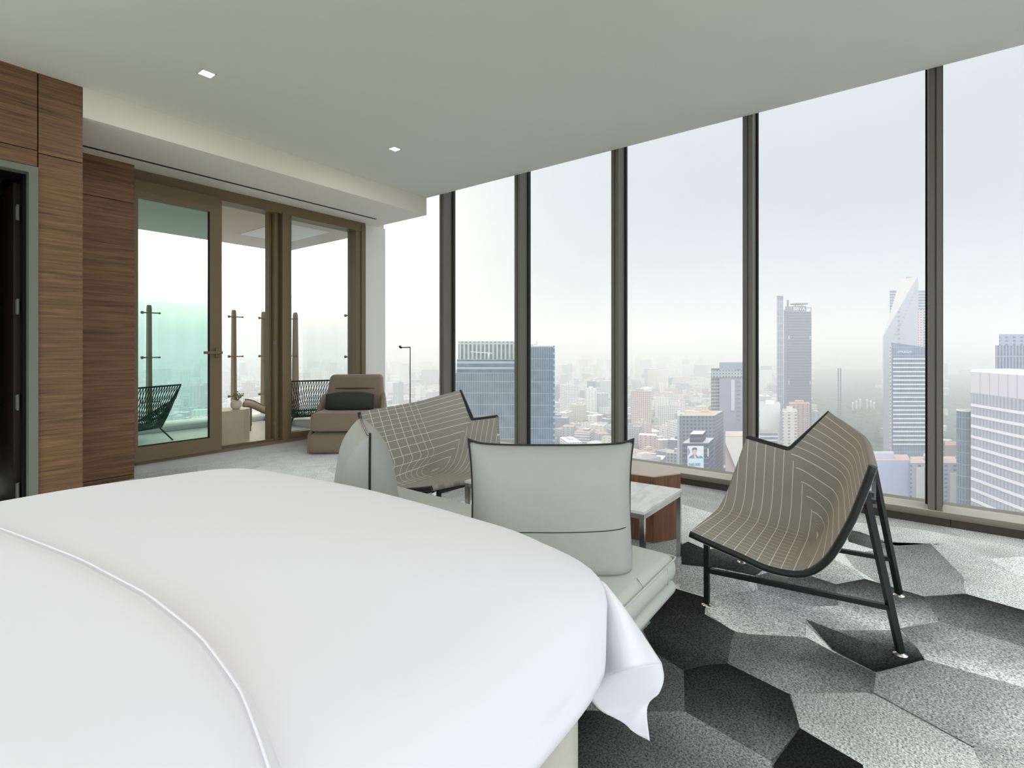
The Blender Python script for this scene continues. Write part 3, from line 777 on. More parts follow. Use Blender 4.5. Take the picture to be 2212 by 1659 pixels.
b = MB(); b.prism(HX, 0, .405); b.build('table_body', M_woodtab, wt)
b = MB(); b.prism([(3.137 + (x - 3.137) * 1.004, 1.30 + (y - 1.30) * 1.004) for x, y in HX], .4051, .411); tag(b.build('table_top', M_wtop, wt), 'pale polished wood top')

# ================================================================== BED
BX, BY, BA, BB = 0.0, 1.39, 1.13, .945
bed = thing('bed', (BX, BY, 0), 'large white-sheeted bed filling the foreground', 'bed')
def top_z(x, y):
    nx, ny = (x - BX) / BA, (y - BY) / BB
    t = (abs(nx) ** 10 + abs(ny) ** 10) ** .1
    if t < 1e-6: return ZC
    k = (abs(nx * ny) / (t * t)) ** 2.2            # 1 at the corners
    ze = .60 - (.0 if ny < 0 else .05) * k + .065 * smooth01((nx / t - .7) / .3) * smooth01((.95 - ny / t) / .9) * (1 - .65 * smooth01((-.55 - ny / t) / .4))
    return ze + (ZC - ze) * max(0, 1 - min(1, t) ** 5.6) ** .42
ZC = .757
def rimp(th, t):
    c, s = math.cos(th), math.sin(th)
    r = (abs(c) ** 10 + abs(s) ** 10) ** -.1
    r *= 1 - .05 * max(0, 1 - abs((th - 2 * PI if th > PI else th) + .66) / .22) * smooth01((t - .8) / .2)
    return BX + BA * c * r * t, BY + BB * s * r * t
b = MB(); nth = 240; rings = [0.02] + [i / 26 for i in range(1, 22)] + [.83, .86, .89, .915, .94, .96, .975, .987, .995, 1.0]
G = []
for i in range(nth):
    th = 2 * PI * i / nth; row = []
    for t in rings:
        x, y = rimp(th, t); z = top_z(x, y)
        z += .004 * math.sin(5 * x + 1) * math.sin(4 * y) + .0025 * math.sin(11 * x + 7 * y)
        row.append((x, y, z))
    x1, y1 = rimp(th, 1.0); c, s = math.cos(th), math.sin(th)
    foot = smooth01((c - .55) / .3) * (0 if s < -.66 else 1); nearside = smooth01((-s - .5) / .2)
    z0 = top_z(*rimp(th, .9999))
    hem = .55 - .12 * foot
    kc = max(0, 1 - abs((th - 2 * PI) / 1.0 + .70) / .25) if th > PI else 0
    fl = .012 + .012 * math.sin(9 * th) * foot
    for k in (.25, .5, .75, 1.0):
        x, y = rimp(th, 1.0 + fl * k - .04 * kc * k); row.append((x, y, z0 + (min(hem, z0 - .01) - z0) * k))
    G.append(row)
b.grid(G, closed_u=True)
vc = b.bm.verts.new((BX, BY, ZC))
b.bm.verts.ensure_lookup_table(); nr = len(G[0])
for i in range(nth):
    f = b.bm.faces.new((vc, b.bm.verts[i * nr], b.bm.verts[((i + 1) % nth) * nr])); f.smooth = True
bmesh.ops.recalc_face_normals(b.bm, faces=b.bm.faces)
duv = b.build('duvet', M_sheet, bed, [('SOLIDIFY', dict(thickness=.008, offset=-1))])
# hanging corner of the duvet at the foot
def px3(x, y, X): return at_x(x, y, X)
cor = [[px3(1284, 1252, 1.06), px3(1299, 1256, 1.03), px3(1314, 1272, 1.045)],
       [px3(1262, 1330, 1.08), px3(1326, 1302, 1.0), px3(1360, 1333, 1.053)],
       [px3(1270, 1400, 1.05), px3(1350, 1375, .99), px3(1398, 1388, 1.073)],
       [px3(1284, 1470, 1.02), px3(1362, 1442, .985), px3(1427, 1432, 1.092)]]
b = MB(); b.grid(patch(cor, 6)); bmesh.ops.recalc_face_normals(b.bm, faces=b.bm.faces)
b.build('duvet_corner', M_sheet, bed, [('SOLIDIFY', dict(thickness=.006, offset=0))])
tail = [[px3(1284, 1468, 1.02), px3(1362, 1440, 0.990), px3(1427, 1431, 1.092)],
        [px3(1275, 1503, 1.014), px3(1350, 1480, 1.043), px3(1433, 1462, 1.102)],
        [px3(1300, 1535, 1.053), px3(1358, 1520, 1.082), px3(1426, 1492, 1.097)],
        [px3(1348, 1562, 1.063), px3(1370, 1556, 1.073), px3(1398, 1522, 1.102)],
        [px3(1362, 1575, 1.063), px3(1380, 1588, 1.063), px3(1403, 1600, 1.063)]]
b = MB(); b.grid(patch(tail, 6)); bmesh.ops.recalc_face_normals(b.bm, faces=b.bm.faces)
b.build('duvet_tail', M_sheet, bed, [('SOLIDIFY', dict(thickness=.006, offset=0))])
# thick turned-back layer across the head half
b = MB(); G = []
xs = [-1.08 + 1.36 * i / 40 for i in range(41)] + [.30, .318, .332, .342, .348, .350]
def fx(y):
    T_ = [(.4, -.08), (.5, -.06), (.65, -.03), (.8, -.018), (1.0, -.022), (1.27, -.05), (1.73, -.12), (2.5, -.24)]
    for (a, c), (a2, c2) in zip(T_, T_[1:]):
        if y <= a2: return c + (c2 - c) * max(0, (y - a)) / (a2 - a)
    return -.24
def layer(x, w, e):
    beff = BB * max(.02, 1 - abs((x - BX) / BA) ** 10) ** .1
    y = BY + w * beff * 1.012
    z = top_z(x, BY + w * beff * .9995) + .006 + .022 * smooth01((1 - w) / 1.2)
    return y, z
for i, x in enumerate(xs):
    row = []; e = 1.0 if x <= .28 else max(0, 1 - ((x - .28) / .07) ** 2.5) ** .5
    for j in range(61):
        s = -1 + 2 * j / 60; w = math.copysign(1 - (1 - abs(s)) ** 1.6, s)
        y, z = layer(x, w, e); zm = top_z(x, y)
        row.append((x + fx(y), y, zm - .004 + (z - zm + .004) * e if abs(w) < .985 else z - .012 * (1 - e)))
    y, z = layer(x, 1, e); y0, z0 = layer(x, -1, e)
    row = [(x + fx(y0), y0 - .012, .50), (x + fx(y0), y0 - .008, .54)] + row + [(x + fx(y), y + .01, .5)]
    G.append(row)
b.grid(G); bmesh.ops.recalc_face_normals(b.bm, faces=b.bm.faces)
fold = b.build('turned_back_layer', M_sheet, bed, [('SOLIDIFY', dict(thickness=.006, offset=-1))])
b = MB(); b.tube([Vector(p) + Vector((.012, 0, .004)) for p in G[42][2:-1]], .002, 6); b.build('hem_seam', M_sheet, fold)
b = MB(); b.box(-1.1, .93, .535, 2.24, .32, .62, .06, 4); b.build('mattress', M_sheet, bed)
b = MB(); G = []
per = [(-1.1, .53)] + [(-1.1 + 1.98 * i / 60, .505 + .008 * math.sin(i * .9) * math.sin(i * .23)) for i in range(1, 60)] + [(.885, .505), (.893, .53)] + [(.893 + .006 * math.sin(i * .8), .53 + 1.70 * i / 40) for i in range(1, 41)]
for x, y in per: G.append([(x, y, .005), (x + .003, y - .004, .2), (x, y, .35), (x, y, .54)])
b.grid(G); b.build('bed_skirt', M_skirt, bed, [('SOLIDIFY', dict(thickness=.008, offset=0))])
b = MB(); b.box(-1.08, .86, .54, 2.22, .0, .32); b.build('bed_base', M_skirt, bed)

# ================================================================== ARMCHAIR
ang = math.atan2(-.75, .66)
ac = thing('armchair', (3.42 + .24, 4.82 + .35, 0), 'taupe velvet armchair in the corner by the white pier', 'armchair', rotz=ang)
Mx = ac.matrix_basis                                # local x along the front, local -y towards the room
def lb(name, x0, x1, y0, y1, z0, z1, r, mat=M_taupe, par=ac, taper=0, lean=0, seg=5):
    b = MB(); b.box(x0, x1, y0, y1, z0, z1, r, seg)
    bmesh.ops.subdivide_edges(b.bm, edges=[e for e in b.bm.edges if e.calc_length() > .15], cuts=4, use_grid_fill=True)
    for v in b.bm.verts:
        k = (v.co.z - z0) / (z1 - z0); v.co.x *= 1 - taper * k; v.co.y += lean * k
    bmesh.ops.transform(b.bm, matrix=Mx, verts=b.bm.verts)
    return b.build(name, mat, par)
lb('base', -.385, .385, -.39, .38, .012, .235, .06, taper=.0)
lb('seat_cushion', -.365, .365, -.40, .22, .255, .465, .055)
lb('backrest', -.37, .37, .10, .27, .40, .865, .05, taper=.15, lean=.13)
sh = [(-.40, -.36), (-.41, -.1), (-.41, .20), (-.36, .36), (-.2, .41), (.2, .41), (.36, .36), (.41, .20), (.41, -.1), (.40, -.36)]
outl = catmull([(x, y, 0) for x, y in sh], 6)
b = MB(); G = []
for p in outl:
    hgt = .22 + .42 * smooth01((p.y + .38) / .60)
    G.append([Mx @ Vector((p.x * (1 - .10 * (z / .6) ** 2), p.y + (.0), z)) for z in [.02 + (hgt - .02) * k / 8 for k in range(9)]])
b.grid(G); b.build('outer_shell', M_taupe, ac, [('SOLIDIFY', dict(thickness=.035, offset=1))])
b = MB(); b.tube([Mx @ Vector((x, .183 - .002 * (1 - (x / .24) ** 2), .70)) for x in (-.24, -.12, 0, .12, .24)], [.004, .011, .012, .011, .004], 8); b.build('back_crease_shade', pbr('taupe_crease_shade', S(92, 80, 68), .9), ac)  # shade of the backrest crease painted as a darker taupe strip
def pillow(name, Mx, w, h, T, mat, parent, label=None):
    b = MB(); na, nb = 30, 18
    for sg in (1, -1):
        G = []
        for i in range(na + 1):
            a = -1 + 2 * i / na; row = []
            for j in range(nb + 1):
                c = -1 + 2 * j / nb
                x = w / 2 * a * (1 - .05 * (1 - abs(a)) + .0); z = h / 2 * c * (1 - .10 * (1 - abs(c) ** 2) + .04 * abs(a) ** 8 - .30 * abs(a) ** 3)
                y = sg * T * max(0, 1 - abs(a) ** 3) ** .55 * max(0, 1 - abs(c) ** 2.2) ** .55
                row.append(Mx @ Vector((x, y, z)))
            G.append(row)
        b.grid(G if sg < 0 else G[::-1])
    return b.build(name, mat, parent, doubles=True)
lp = thing('lumbar_pillow', tuple(Mx @ Vector((-.0, .02, .47))), 'dark green lumbar pillow on the taupe armchair', 'pillow', rotz=ang)
pillow('pillow_cover', Mx @ Matrix.Translation((.0, -.06, .56)) @ Matrix.Rotation(math.radians(-14), 4, 'X'), .56, .24, .10, M_green, lp)

# ================================================================== FLOOR LAMP
lx, ly = 4.2, 4.733
fl = thing('floor_lamp', (lx, ly, 0), 'slim dark floor lamp with a small angled head by the window', 'floor lamp')
b = MB(); b.lathe([(0, 0), (.11, 0), (.11, .012), (.10, .016), (0, .016)], (lx, ly, 0), 28); b.build('lamp_base', M_black, fl)
e1 = at_x(866, 749.5, 4.19); 
b = MB(); b.tube([(lx, ly, .01), (lx, ly, 1.200), (lx, ly, 1.207), (lx - .003, ly + .01, 1.209)], .0055, 8); b.build('lamp_pole', M_black, fl)
b = MB(); b.bar((lx, ly, 1.207), (e1.x, e1.y, 1.203), .006, .006); b.build('lamp_arm', M_black, fl)
b = MB(); d = (Vector((e1.x, e1.y, 0)) - Vector((lx, ly, 0))).normalized(); e = Vector((e1.x, e1.y, 1.203))
b.tube([e - d * .005, e + d * .012 + Vector((0, 0, .006)), e + d * .022 + Vector((0, 0, .018))], .014, 10); b.build('lamp_head', M_black, fl)
p = at_x(896, 874, 4.17); b = MB(); b.lathe([(0, 0), (.022, .003), (.022, .03), (.012, .038), (0, .04)], (p.x, p.y, p.z - .02), 14); b.bar((p.x, p.y, p.z - .012), (lx, ly, p.z - .012), .004); b.build('dimmer_knob', M_green, fl)
# ================================================================== THE CITY BELOW (ground 150 m down)
GZ = -150.0
def facade(name, style):
    m, nt, out = newmat(name)
    b = N(nt, 'ShaderNodeBsdfPrincipled'); nt.links.new(b.outputs[0], out.inputs[0]); b.inputs['Roughness'].default_value = .8; b.inputs['Specular IOR Level'].default_value = .2
    at = N(nt, 'ShaderNodeVertexColor', layer_name='Col'); uv = N(nt, 'ShaderNodeUVMap', uv_map='UV'); sp = N(nt, 'ShaderNodeSeparateXYZ'); nt.links.new(uv.outputs[0], sp.inputs[0])
    def mth(op, a, c=None):
        n = N(nt, 'ShaderNodeMath', operation=op)
        for i, v in enumerate((a, c)):
            if v is None: continue
            if isinstance(v, (int, float)): n.inputs[i].default_value = v
            else: nt.links.new(v, n.inputs[i])
        return n.outputs[0]
    X, Y = sp.outputs[0], sp.outputs[1]
    par = {'grid': (3.6, .55, 3.5, .55), 'band': (0, 0, 4.0, .62), 'glass': (1.6, .80, 8.0, .94), 'slab': (7.0, .35, 3.4, .4), 'fins': (3.0, .55, 12, .9), 'plain': (0, 0, 0, 0), 'bank': (2.6, .9, 4.6, .62), 'soft': (3.0, .55, 0, 0), 'wideband': (0, 0, 9.0, .72)}[style]
    wx = mth('LESS_THAN', mth('FRACT', mth('DIVIDE', X, par[0])), par[1]) if par[0] else None
    wy = mth('LESS_THAN', mth('FRACT', mth('DIVIDE', Y, par[2])), par[3]) if par[2] else None
    k = None
    if wx is not None and wy is not None: k = mth('MULTIPLY', wx, wy)
    elif wy is not None: k = wy
    elif wx is not None: k = wx
    if k is None:
        nt.links.new(at.outputs[0], b.inputs['Base Color'])
    else:
        nz = N(nt, 'ShaderNodeTexNoise'); nz.inputs['Scale'].default_value = .13; nt.links.new(uv.outputs[0], nz.inputs['Vector'])
        mr = N(nt, 'ShaderNodeMapRange'); mr.inputs[1].default_value = .3; mr.inputs[2].default_value = .7; lo_, hi_ = {'soft': (.95, 1.15), 'glass': (.38, .72)}.get(style, (.25, .62)); mr.inputs[3].default_value = lo_; mr.inputs[4].default_value = hi_; nt.links.new(nz.outputs['Fac'], mr.inputs[0])
        k2 = mth('MULTIPLY', k, mth('GREATER_THAN', X, .001))
        sc = N(nt, 'ShaderNodeVectorMath', operation='MULTIPLY'); nt.links.new(at.outputs[0], sc.inputs[0]); sc.inputs[1].default_value = (.66, .72, .78)
        s2 = N(nt, 'ShaderNodeVectorMath', operation='SCALE'); nt.links.new(sc.outputs[0], s2.inputs[0]); nt.links.new(mr.outputs[0], s2.inputs['Scale'])
        mx = N(nt, 'ShaderNodeMixRGB'); nt.links.new(k2, mx.inputs[0]); nt.links.new(at.outputs[0], mx.inputs[1]); nt.links.new(s2.outputs[0], mx.inputs[2])
        nt.links.new(mx.outputs[0], b.inputs['Base Color'])
    return m
FAC = {k: facade('facade_' + k, k) for k in ('grid', 'band', 'glass', 'slab', 'fins', 'plain', 'bank', 'wideband', 'soft')}
class CB:
    """collects wall/roof faces with colour and metric UVs"""
    def __init__(s): s.v = []; s.f = []; s.c = []; s.u = []
    def quad(s, P, col, uv=None):
        i = len(s.v); s.v += [tuple(p) for p in P]; s.f.append(tuple(range(i, i + len(P)))); s.c += [col] * len(P); s.u += uv or [(0, 0)] * len(P)
    def prism(s, poly, z0, z1, col, roof=None, u0=1.0, top=None):
        n = len(poly); u = u0
        if sum(poly[i][0] * poly[(i + 1) % n][1] - poly[(i + 1) % n][0] * poly[i][1] for i in range(n)) < 0: poly = poly[::-1]
        tz = top or (lambda p: z1)
        for i in range(n):
            a, b_ = poly[i], poly[(i + 1) % n]; l = math.hypot(b_[0] - a[0], b_[1] - a[1])
            s.quad([(a[0], a[1], z0), (b_[0], b_[1], z0), (b_[0], b_[1], tz(b_)), (a[0], a[1], tz(a))], col, [(u, 0), (u + l, 0), (u + l, tz(b_) - z0), (u, tz(a) - z0)]); u += l
        s.quad([(p[0], p[1], tz(p)) for p in poly], roof or col); s.quad([(p[0], p[1], z0) for p in poly[::-1]], col)
        return s
    def build(s, name, mat, parent=None, origin=None):
        off = Vector((0, 0, 0))
        if parent is not None: off = Vector(parent.location)
        elif origin is not None: off = Vector(origin)
        me = bpy.data.meshes.new(name); me.from_pydata([(p[0] - off.x, p[1] - off.y, p[2] - off.z) for p in s.v], [], s.f)
        ca = me.color_attributes.new('Col', 'FLOAT_COLOR', 'CORNER'); ul = me.uv_layers.new(name='UV')
        ca.data.foreach_set('color', [x for c in s.c for x in (c[0], c[1], c[2], 1)]); ul.data.foreach_set('uv', [x for q in s.u for x in q])
        me.materials.append(mat); me.update()
        o = bpy.data.objects.new(name, me); C.objects.link(o)
        if parent is not None: o.parent = parent
        elif origin is not None: o.location = off
        return o
def foot(pl, pr, tl, depth, tr=None, skew=0):
    """footprint whose front runs between two sight lines at distance tl (tr at its right end)"""
    a = at_t(pl, HY, tl); c = at_t(pr, HY, tr or tl); d = (c - a); n = Vector((-d.y, d.x, 0)).normalized()
    n = Vector((a.x, a.y, 0)).normalized() if (pl + pr) / 2 > CX else Vector((c.x, c.y, 0)).normalized()
    k = n * depth + d.normalized() * skew
    return [(a.x, a.y), (c.x, c.y), (c.x + k.x, c.y + k.y), (a.x + k.x, a.y + k.y)]
def ztop(y, t): return CH + (HY - y) / FPX * t
def shrink(poly, f):
    cx = sum(p[0] for p in poly) / len(poly); cy = sum(p[1] for p in poly) / len(poly)
    return [(cx + (p[0] - cx) * f, cy + (p[1] - cy) * f) for p in poly]
def base_of(poly): return (sum(p[0] for p in poly) / len(poly), sum(p[1] for p in poly) / len(poly), GZ)
placed = []
def occupy(poly):
    c = base_of(poly); placed.append((c[0], c[1], max(math.hypot(p[0] - c[0], p[1] - c[1]) for p in poly)))
def tower(name, label, cat, pl, pr, yt, t, depth, style, col, roof=None, tr=None, skew=0, huts=True):
    P = foot(pl, pr, t, depth, tr, skew); z1 = ztop(yt, t); occupy(P)
    o = thing(name, base_of(P), label, cat)
    CB().prism(P, GZ, z1, S(*col), S(*(roof or (150, 148, 146)))).build('walls', FAC[style], o)
    if huts:
        c = CB(); q = shrink(P, .42); c.prism(q, z1, z1 + 4, S(*(min(255, v + 12) for v in col)), S(190, 188, 184)); c.build('roof_hut', FAC['plain'], o)
    return o, P, z1
def text_mesh(name, txt, size, mat, parent, origin, xaxis, up=Vector((0, 0, 1)), align='CENTER', extrude=.0, width=None):
    cu = bpy.data.curves.new(name, 'FONT'); cu.body = txt; cu.size = size; cu.align_x = align; cu.extrude = extrude; cu.offset = size * .012
    tmp = bpy.data.objects.new(name + '_tmp', cu); C.objects.link(tmp)
    dg = bpy.context.evaluated_depsgraph_get(); me = bpy.data.meshes.new_from_object(tmp.evaluated_get(dg)); 
    bpy.data.objects.remove(tmp); bpy.data.curves.remove(cu)
    x = xaxis.normalized(); n = x.cross(up).normalized()
    xs = [v.co.x for v in me.vertices]; sc = 1 if not width else width / (max(xs) - min(xs)); x0 = (max(xs) + min(xs)) / 2 if align == 'CENTER' else min(xs)
    po = Vector(parent.location)
    for v in me.vertices:
        v.co = Vector(origin) + x * ((v.co.x - x0) * sc) + up * v.co.y + n * v.co.z - po
    me.materials.append(mat); me.name = name
    o = bpy.data.objects.new(name, me); C.objects.link(o); o.parent = parent
    return o
def toward(p, d): v = Vector((p[0], p[1], 0)); return v - v.normalized() * d

# ---- ground
def ground_mat():
    m, nt, out = newmat('city_ground')
    b = N(nt, 'ShaderNodeBsdfPrincipled'); nt.links.new(b.outputs[0], out.inputs[0]); b.inputs['Roughness'].default_value = .95; b.inputs['Specular IOR Level'].default_value = .05
    tc = N(nt, 'ShaderNodeTexCoord'); v = N(nt, 'ShaderNodeTexVoronoi'); v.inputs['Scale'].default_value = .035; nt.links.new(tc.outputs['Object'], v.inputs['Vector'])
    nz = N(nt, 'ShaderNodeTexNoise'); nz.inputs['Scale'].default_value = .006; nz.inputs['Detail'].default_value = 6; nt.links.new(tc.outputs['Object'], nz.inputs['Vector'])
    cr = N(nt, 'ShaderNodeValToRGB'); e = cr.color_ramp.elements; e[0].position = .42; e[0].color = (*S(92, 106, 92), 1); e[1].position = .58; e[1].color = (*S(168, 166, 162), 1)
    nt.links.new(nz.outputs['Fac'], cr.inputs[0])
    sc = N(nt, 'ShaderNodeMapRange'); sc.inputs[3].default_value = .6; sc.inputs[4].default_value = 1.35; sp = N(nt, 'ShaderNodeSeparateColor'); nt.links.new(v.outputs['Color'], sp.inputs[0]); nt.links.new(sp.outputs[0], sc.inputs[0])
    vm = N(nt, 'ShaderNodeVectorMath', operation='SCALE'); nt.links.new(cr.outputs[0], vm.inputs[0]); nt.links.new(sc.outputs[0], vm.inputs['Scale']); nt.links.new(vm.outputs[0], b.inputs['Base Color'])
    return m
b = MB(); n = 48; R = [200, 600, 1500, 4000, 9000, 20000]
b.grid([[(r * math.cos(2 * PI * i / n), r * math.sin(2 * PI * i / n), GZ) for r in R] for i in range(n)], closed_u=True, smooth=False)
st(b.build('floor_city', ground_mat()), 'hazy city ground far below the windows', 'city ground')
# far ridge on the horizon
def ridge(name, label, p0, p1, t, ys, col):
    m = pbr(name + '_slope', S(*col), .95, spec=0, noise=.08, nscale=.01)
    b = MB(); G = []
    for i in range(41):
        px = p0 + (p1 - p0) * i / 40; k = i / 40 * (len(ys) - 1); a = int(min(k, len(ys) - 2)); y = ys[a] + (ys[a + 1] - ys[a]) * smooth01(k - a) + 1.2 * math.sin(i * 1.7)
        q = at_t(px, HY, t); q2 = at_t(px, HY, t * 1.25); q3 = at_t(px, HY, t * 1.5)
        G.append([(q.x, q.y, GZ), (q2.x, q2.y, ztop(y, t * 1.25)), (q3.x, q3.y, GZ)])
    b.grid(G); st(b.build(name, m), label, 'hills')
ridge('hills', 'faint ridge of hills on the horizon behind the bank tower', 1150, 2500, 6500, [748, 745, 738, 732, 726, 728, 724, 730], (120, 124, 132))

# ---- landmark towers
# bank tower
t = 825; o = thing('bank_tower', at_t(1725, HY, t + 20).to_tuple()[:2] + (GZ,), 'tall blue-grey bank tower with a lit BBVA sign on top', 'tower')
P = foot(1702, 1753, t, 38); occupy(foot(1676, 1756, t, 60))
CB().prism(P, GZ, ztop(673, t), S(106, 124, 146), S(120, 125, 132)).build('office_floors', FAC['bank'], o)
c = CB(); c.prism(foot(1678, 1692, t + 4, 34), GZ, ztop(640, t), S(176, 184, 200), S(140, 146, 156)); c.build('service_core', FAC['fins'], o)
CB().prism(foot(1693, 1702.5, t + 9, 26), GZ, ztop(668, t), S(168, 182, 200)).build('link_block', FAC['slab'], o)
CB().prism(foot(1678, 1692, t + 3.8, 30), ztop(646, t), ztop(638.5, t), S(110, 116, 128)).build('core_cap', FAC['plain'], o)
sgn = CB(); sgn.prism(foot(1712, 1742, t - .5, 6), ztop(672, t), ztop(661.5, t), S(82, 92, 116)); sgn.prism(foot(1696, 1712, t, 8), ztop(673, t), ztop(662, t), S(120, 130, 144)); sg = sgn.build('sign_panel', FAC['plain'], o)
for a0, a1, y0, y1 in ((1743, 1753, 665.5, 664), (1751, 1753, 673, 664), (1699.5, 1704, 662, 648)): c = CB(); c.prism(foot(a0, a1, t + 2, 2), ztop(y0, t), ztop(y1, t), S(104, 116, 134)); c.build('roof_frame', FAC['plain'], o)
c = CB(); q = at_t(1726, HY, t + 16); c.prism([(q.x + 13 * math.cos(2 * PI * k / 20), q.y + 13 * math.sin(2 * PI * k / 20)) for k in range(20)], ztop(656, t), ztop(654, t), S(112, 120, 136))
for k in range(6): c.prism([(q.x + 6 * math.cos(k) + s_[0], q.y + 6 * math.sin(k) + s_[1]) for s_ in ((0, 0), (.7, 0), (.7, .7), (0, .7))], ztop(673, t), ztop(655, t), S(112, 120, 136))
c.build('helipad', FAC['plain'], o)
c = CB()                                           # giant cross braces on the face
M_sign = pbr('sign_white', S(238, 242, 250), .6)
a = at_t(1727, HY, t - 1.2); xa = at_t(1742, HY, t) - at_t(1712, HY, t)
text_mesh('sign_lettering', 'BBVA', 7.6, M_sign, o, Vector((a.x, a.y, ztop(670.5, t))), xa, width=(1740 - 1714) / FPX * t)
P2 = [at_t(px, HY, t - .3) for px in (1703, 1727.5, 1752)]
for k in range(6):
    y0 = 677 + k * 37; y1 = y0 + 34
    for aa, bb in ((0, 1), (2, 1)):
        c.quad([(P2[aa].x, P2[aa].y, ztop(y1, t)), (P2[aa].x, P2[aa].y, ztop(y1 - 2, t)), (P2[bb].x, P2[bb].y, ztop(y0 - 2, t)), (P2[bb].x, P2[bb].y, ztop(y0, t))], S(96, 112, 134))
c.build('cross_brace', FAC['plain'], o)
for y in (729, 827):
    for p0 in (1703, 1749): c = CB(); c.prism(foot(p0, p0 + 2.5, t - .6, 1), ztop(y + 3, t), ztop(y - 4, t), S(206, 216, 232)); c.build('light_panel', FAC['plain'], o)
tower('podium_block', 'low block with an orange roof at the foot of the bank tower', 'building', 1704, 1749, 872, 760, 26, 'slab', (196, 168, 164), (222, 160, 110))

# slanted white tower
t = 600; o = thing('angular_tower', at_t(1950, HY, t + 15).to_tuple()[:2] + (GZ,), 'pale angular concrete tower with a slanting folded top', 'tower'); occupy(foot(1905, 1985, t, 40))
def at(px, y, tt): q = at_t(px, y, tt); return (q.x, q.y, q.z)
A, Bp, Cp = at(1907.5, 727, t), at(1944, 605, t + 22), at(1982, 597, t)
c = CB(); lc, dc = S(205, 206, 204), S(188, 194, 202)
gl, gr = (A[0], A[1], GZ), (Cp[0], Cp[1], GZ); bk = [at(1984, HY, t + 34), at(1912, HY, t + 34)]
c.quad([gl, gr, Cp, A], dc, [(1, 0), (40, 0), (40, 240), (1, 160)]); c.quad([A, Cp, Bp], lc)
br = (bk[0][0], bk[0][1], Cp[2] - 4); bl = (bk[1][0], bk[1][1], A[2] - 2)
c.quad([gr, (bk[0][0], bk[0][1], GZ), br, Cp], dc); c.quad([Cp, br, Bp], lc); c.quad([A, Bp, bl], lc); c.quad([Bp, br, bl], lc); c.quad([gl, A, bl, (bk[1][0], bk[1][1], GZ)], lc); c.quad([(bk[0][0], bk[0][1], GZ), (bk[1][0], bk[1][1], GZ), bl, br], dc)
c.build('folded_walls', FAC['plain'], o)
for k in range(9): c = CB(); c.prism(foot(1939.5, 1944.5, t - .4, .6), ztop(752 - k * 9.5, t), ztop(748.5 - k * 9.5, t), S(150, 160, 172)); c.build('slot_window', FAC['plain'], o)
for k in range(14):
    px = 1926 + 3.3 * k; yy = 712 - 7.4 * k; c = CB(); c.prism(foot(px + 8, px + 11, t - .4, .5), ztop(yy + 12, t), ztop(yy + 10, t), S(150, 160, 172)); c.build('slot_window', FAC['plain'], o)
c = CB(); c.prism(foot(1957, 1976, t + 14, 10), ztop(600, t), ztop(594.5, t), S(160, 166, 176)); c.build('roof_plant', FAC['plain'], o)
o, P, z = tower('office_tower', 'light blue banded tower behind the angular tower', 'tower', 1922, 2034, 626.5, 700, 40, 'band', (190, 204, 220), huts=False)
CB().prism(foot(1984, 1995, 699, 2), GZ, ztop(668, 700), S(226, 208, 210)).build('stair_strip', FAC['grid'], o)

# hotel with white balcony bands
t = 500; o = thing('hotel_tower', at_t(1978, HY, t + 15).to_tuple()[:2] + (GZ,), 'blue glass hotel tower with white balcony bands left of the last mullion', 'tower')
occupy(foot(1925, 2034, t, 40))
P = foot(1925, 2034, t, 34)
xl = at_t(1925, HY, t); xr_ = at_t(2034, HY, t); ax = (xr_ - xl)
def topz(p): k = (Vector((p[0], p[1], HY)) - xl).dot(ax) / ax.length_squared; k = max(0, min(1, k)); return ztop(740 + 14 * k ** .8, t)
CB().prism(P, GZ, 0, S(150, 172, 196), S(170, 176, 184), top=topz).build('glass_walls', FAC['glass'], o)
for k in range(21):
    y = 774 + k * 9.2
    c = CB(); c.prism(foot(1929, 2034, t - 1.4, 1.6), ztop(y + 2.6, t), ztop(y, t), S(236, 238, 240)); c.build('balcony_band', FAC['plain'], o)
CB().prism(foot(1922, 1926, t, 30), GZ, ztop(745, t), S(214, 214, 212)).build('edge_pier', FAC['grid'], o)
a = at_t(1953.5, HY, t - 1); a2 = at_t(1942.5, HY, t - 1); a = at_t(1958.5, HY, t - 1)
text_mesh('sign_lettering', 'ST', 2.6, M_sign, o, Vector((a2.x, a2.y, ztop(762, t))), ax, width=8 / FPX * t); text_mesh('sign_lettering', 'REGIS', 2.6, M_sign, o, Vector((a.x, a.y, ztop(762, t))), ax, width=22 / FPX * t)

# curved banded tower at the right edge
o = thing('banded_tower', at_t(2180, HY, 330).to_tuple()[:2] + (GZ,), 'broad curved pale tower with white bands at the right edge', 'tower'); occupy(foot(2097, 2330, 330, 60, 280))
arc = []
for k in range(13):
    q = k / 12; arc.append(at_t(2097 + 240 * q, HY, 333 - 70 * q - 10 * math.sin(PI * q)))
bkp = [at_t(2337, HY, 310), at_t(2180, HY, 385), at_t(2100, HY, 372)]
poly = [(p.x, p.y) for p in arc + bkp]
tz = ztop(803, 333)
CB().prism(poly, GZ, ztop(848, 333), S(182, 186, 198), S(200, 200, 204)).build('glass_walls', FAC['soft'], o)
CB().prism(poly, ztop(848, 333), tz, S(218, 214, 224), S(214, 214, 218)).build('crown_wall', FAC['glass' if False else 'plain'], o)
for k in range(13):
    zb_ = ztop(877 + k * 22.6, 333); c = CB()
    pp = [toward((p.x, p.y), .8) for p in arc]
    for a_, b_ in zip(pp, pp[1:]): c.prism([(a_.x, a_.y), (b_.x, b_.y), (b_.x * 1.004, b_.y * 1.004), (a_.x * 1.004, a_.y * 1.004)], zb_, zb_ + 1.7, S(240, 240, 244))
    c.build('white_band', FAC['plain'], o)
c = CB()
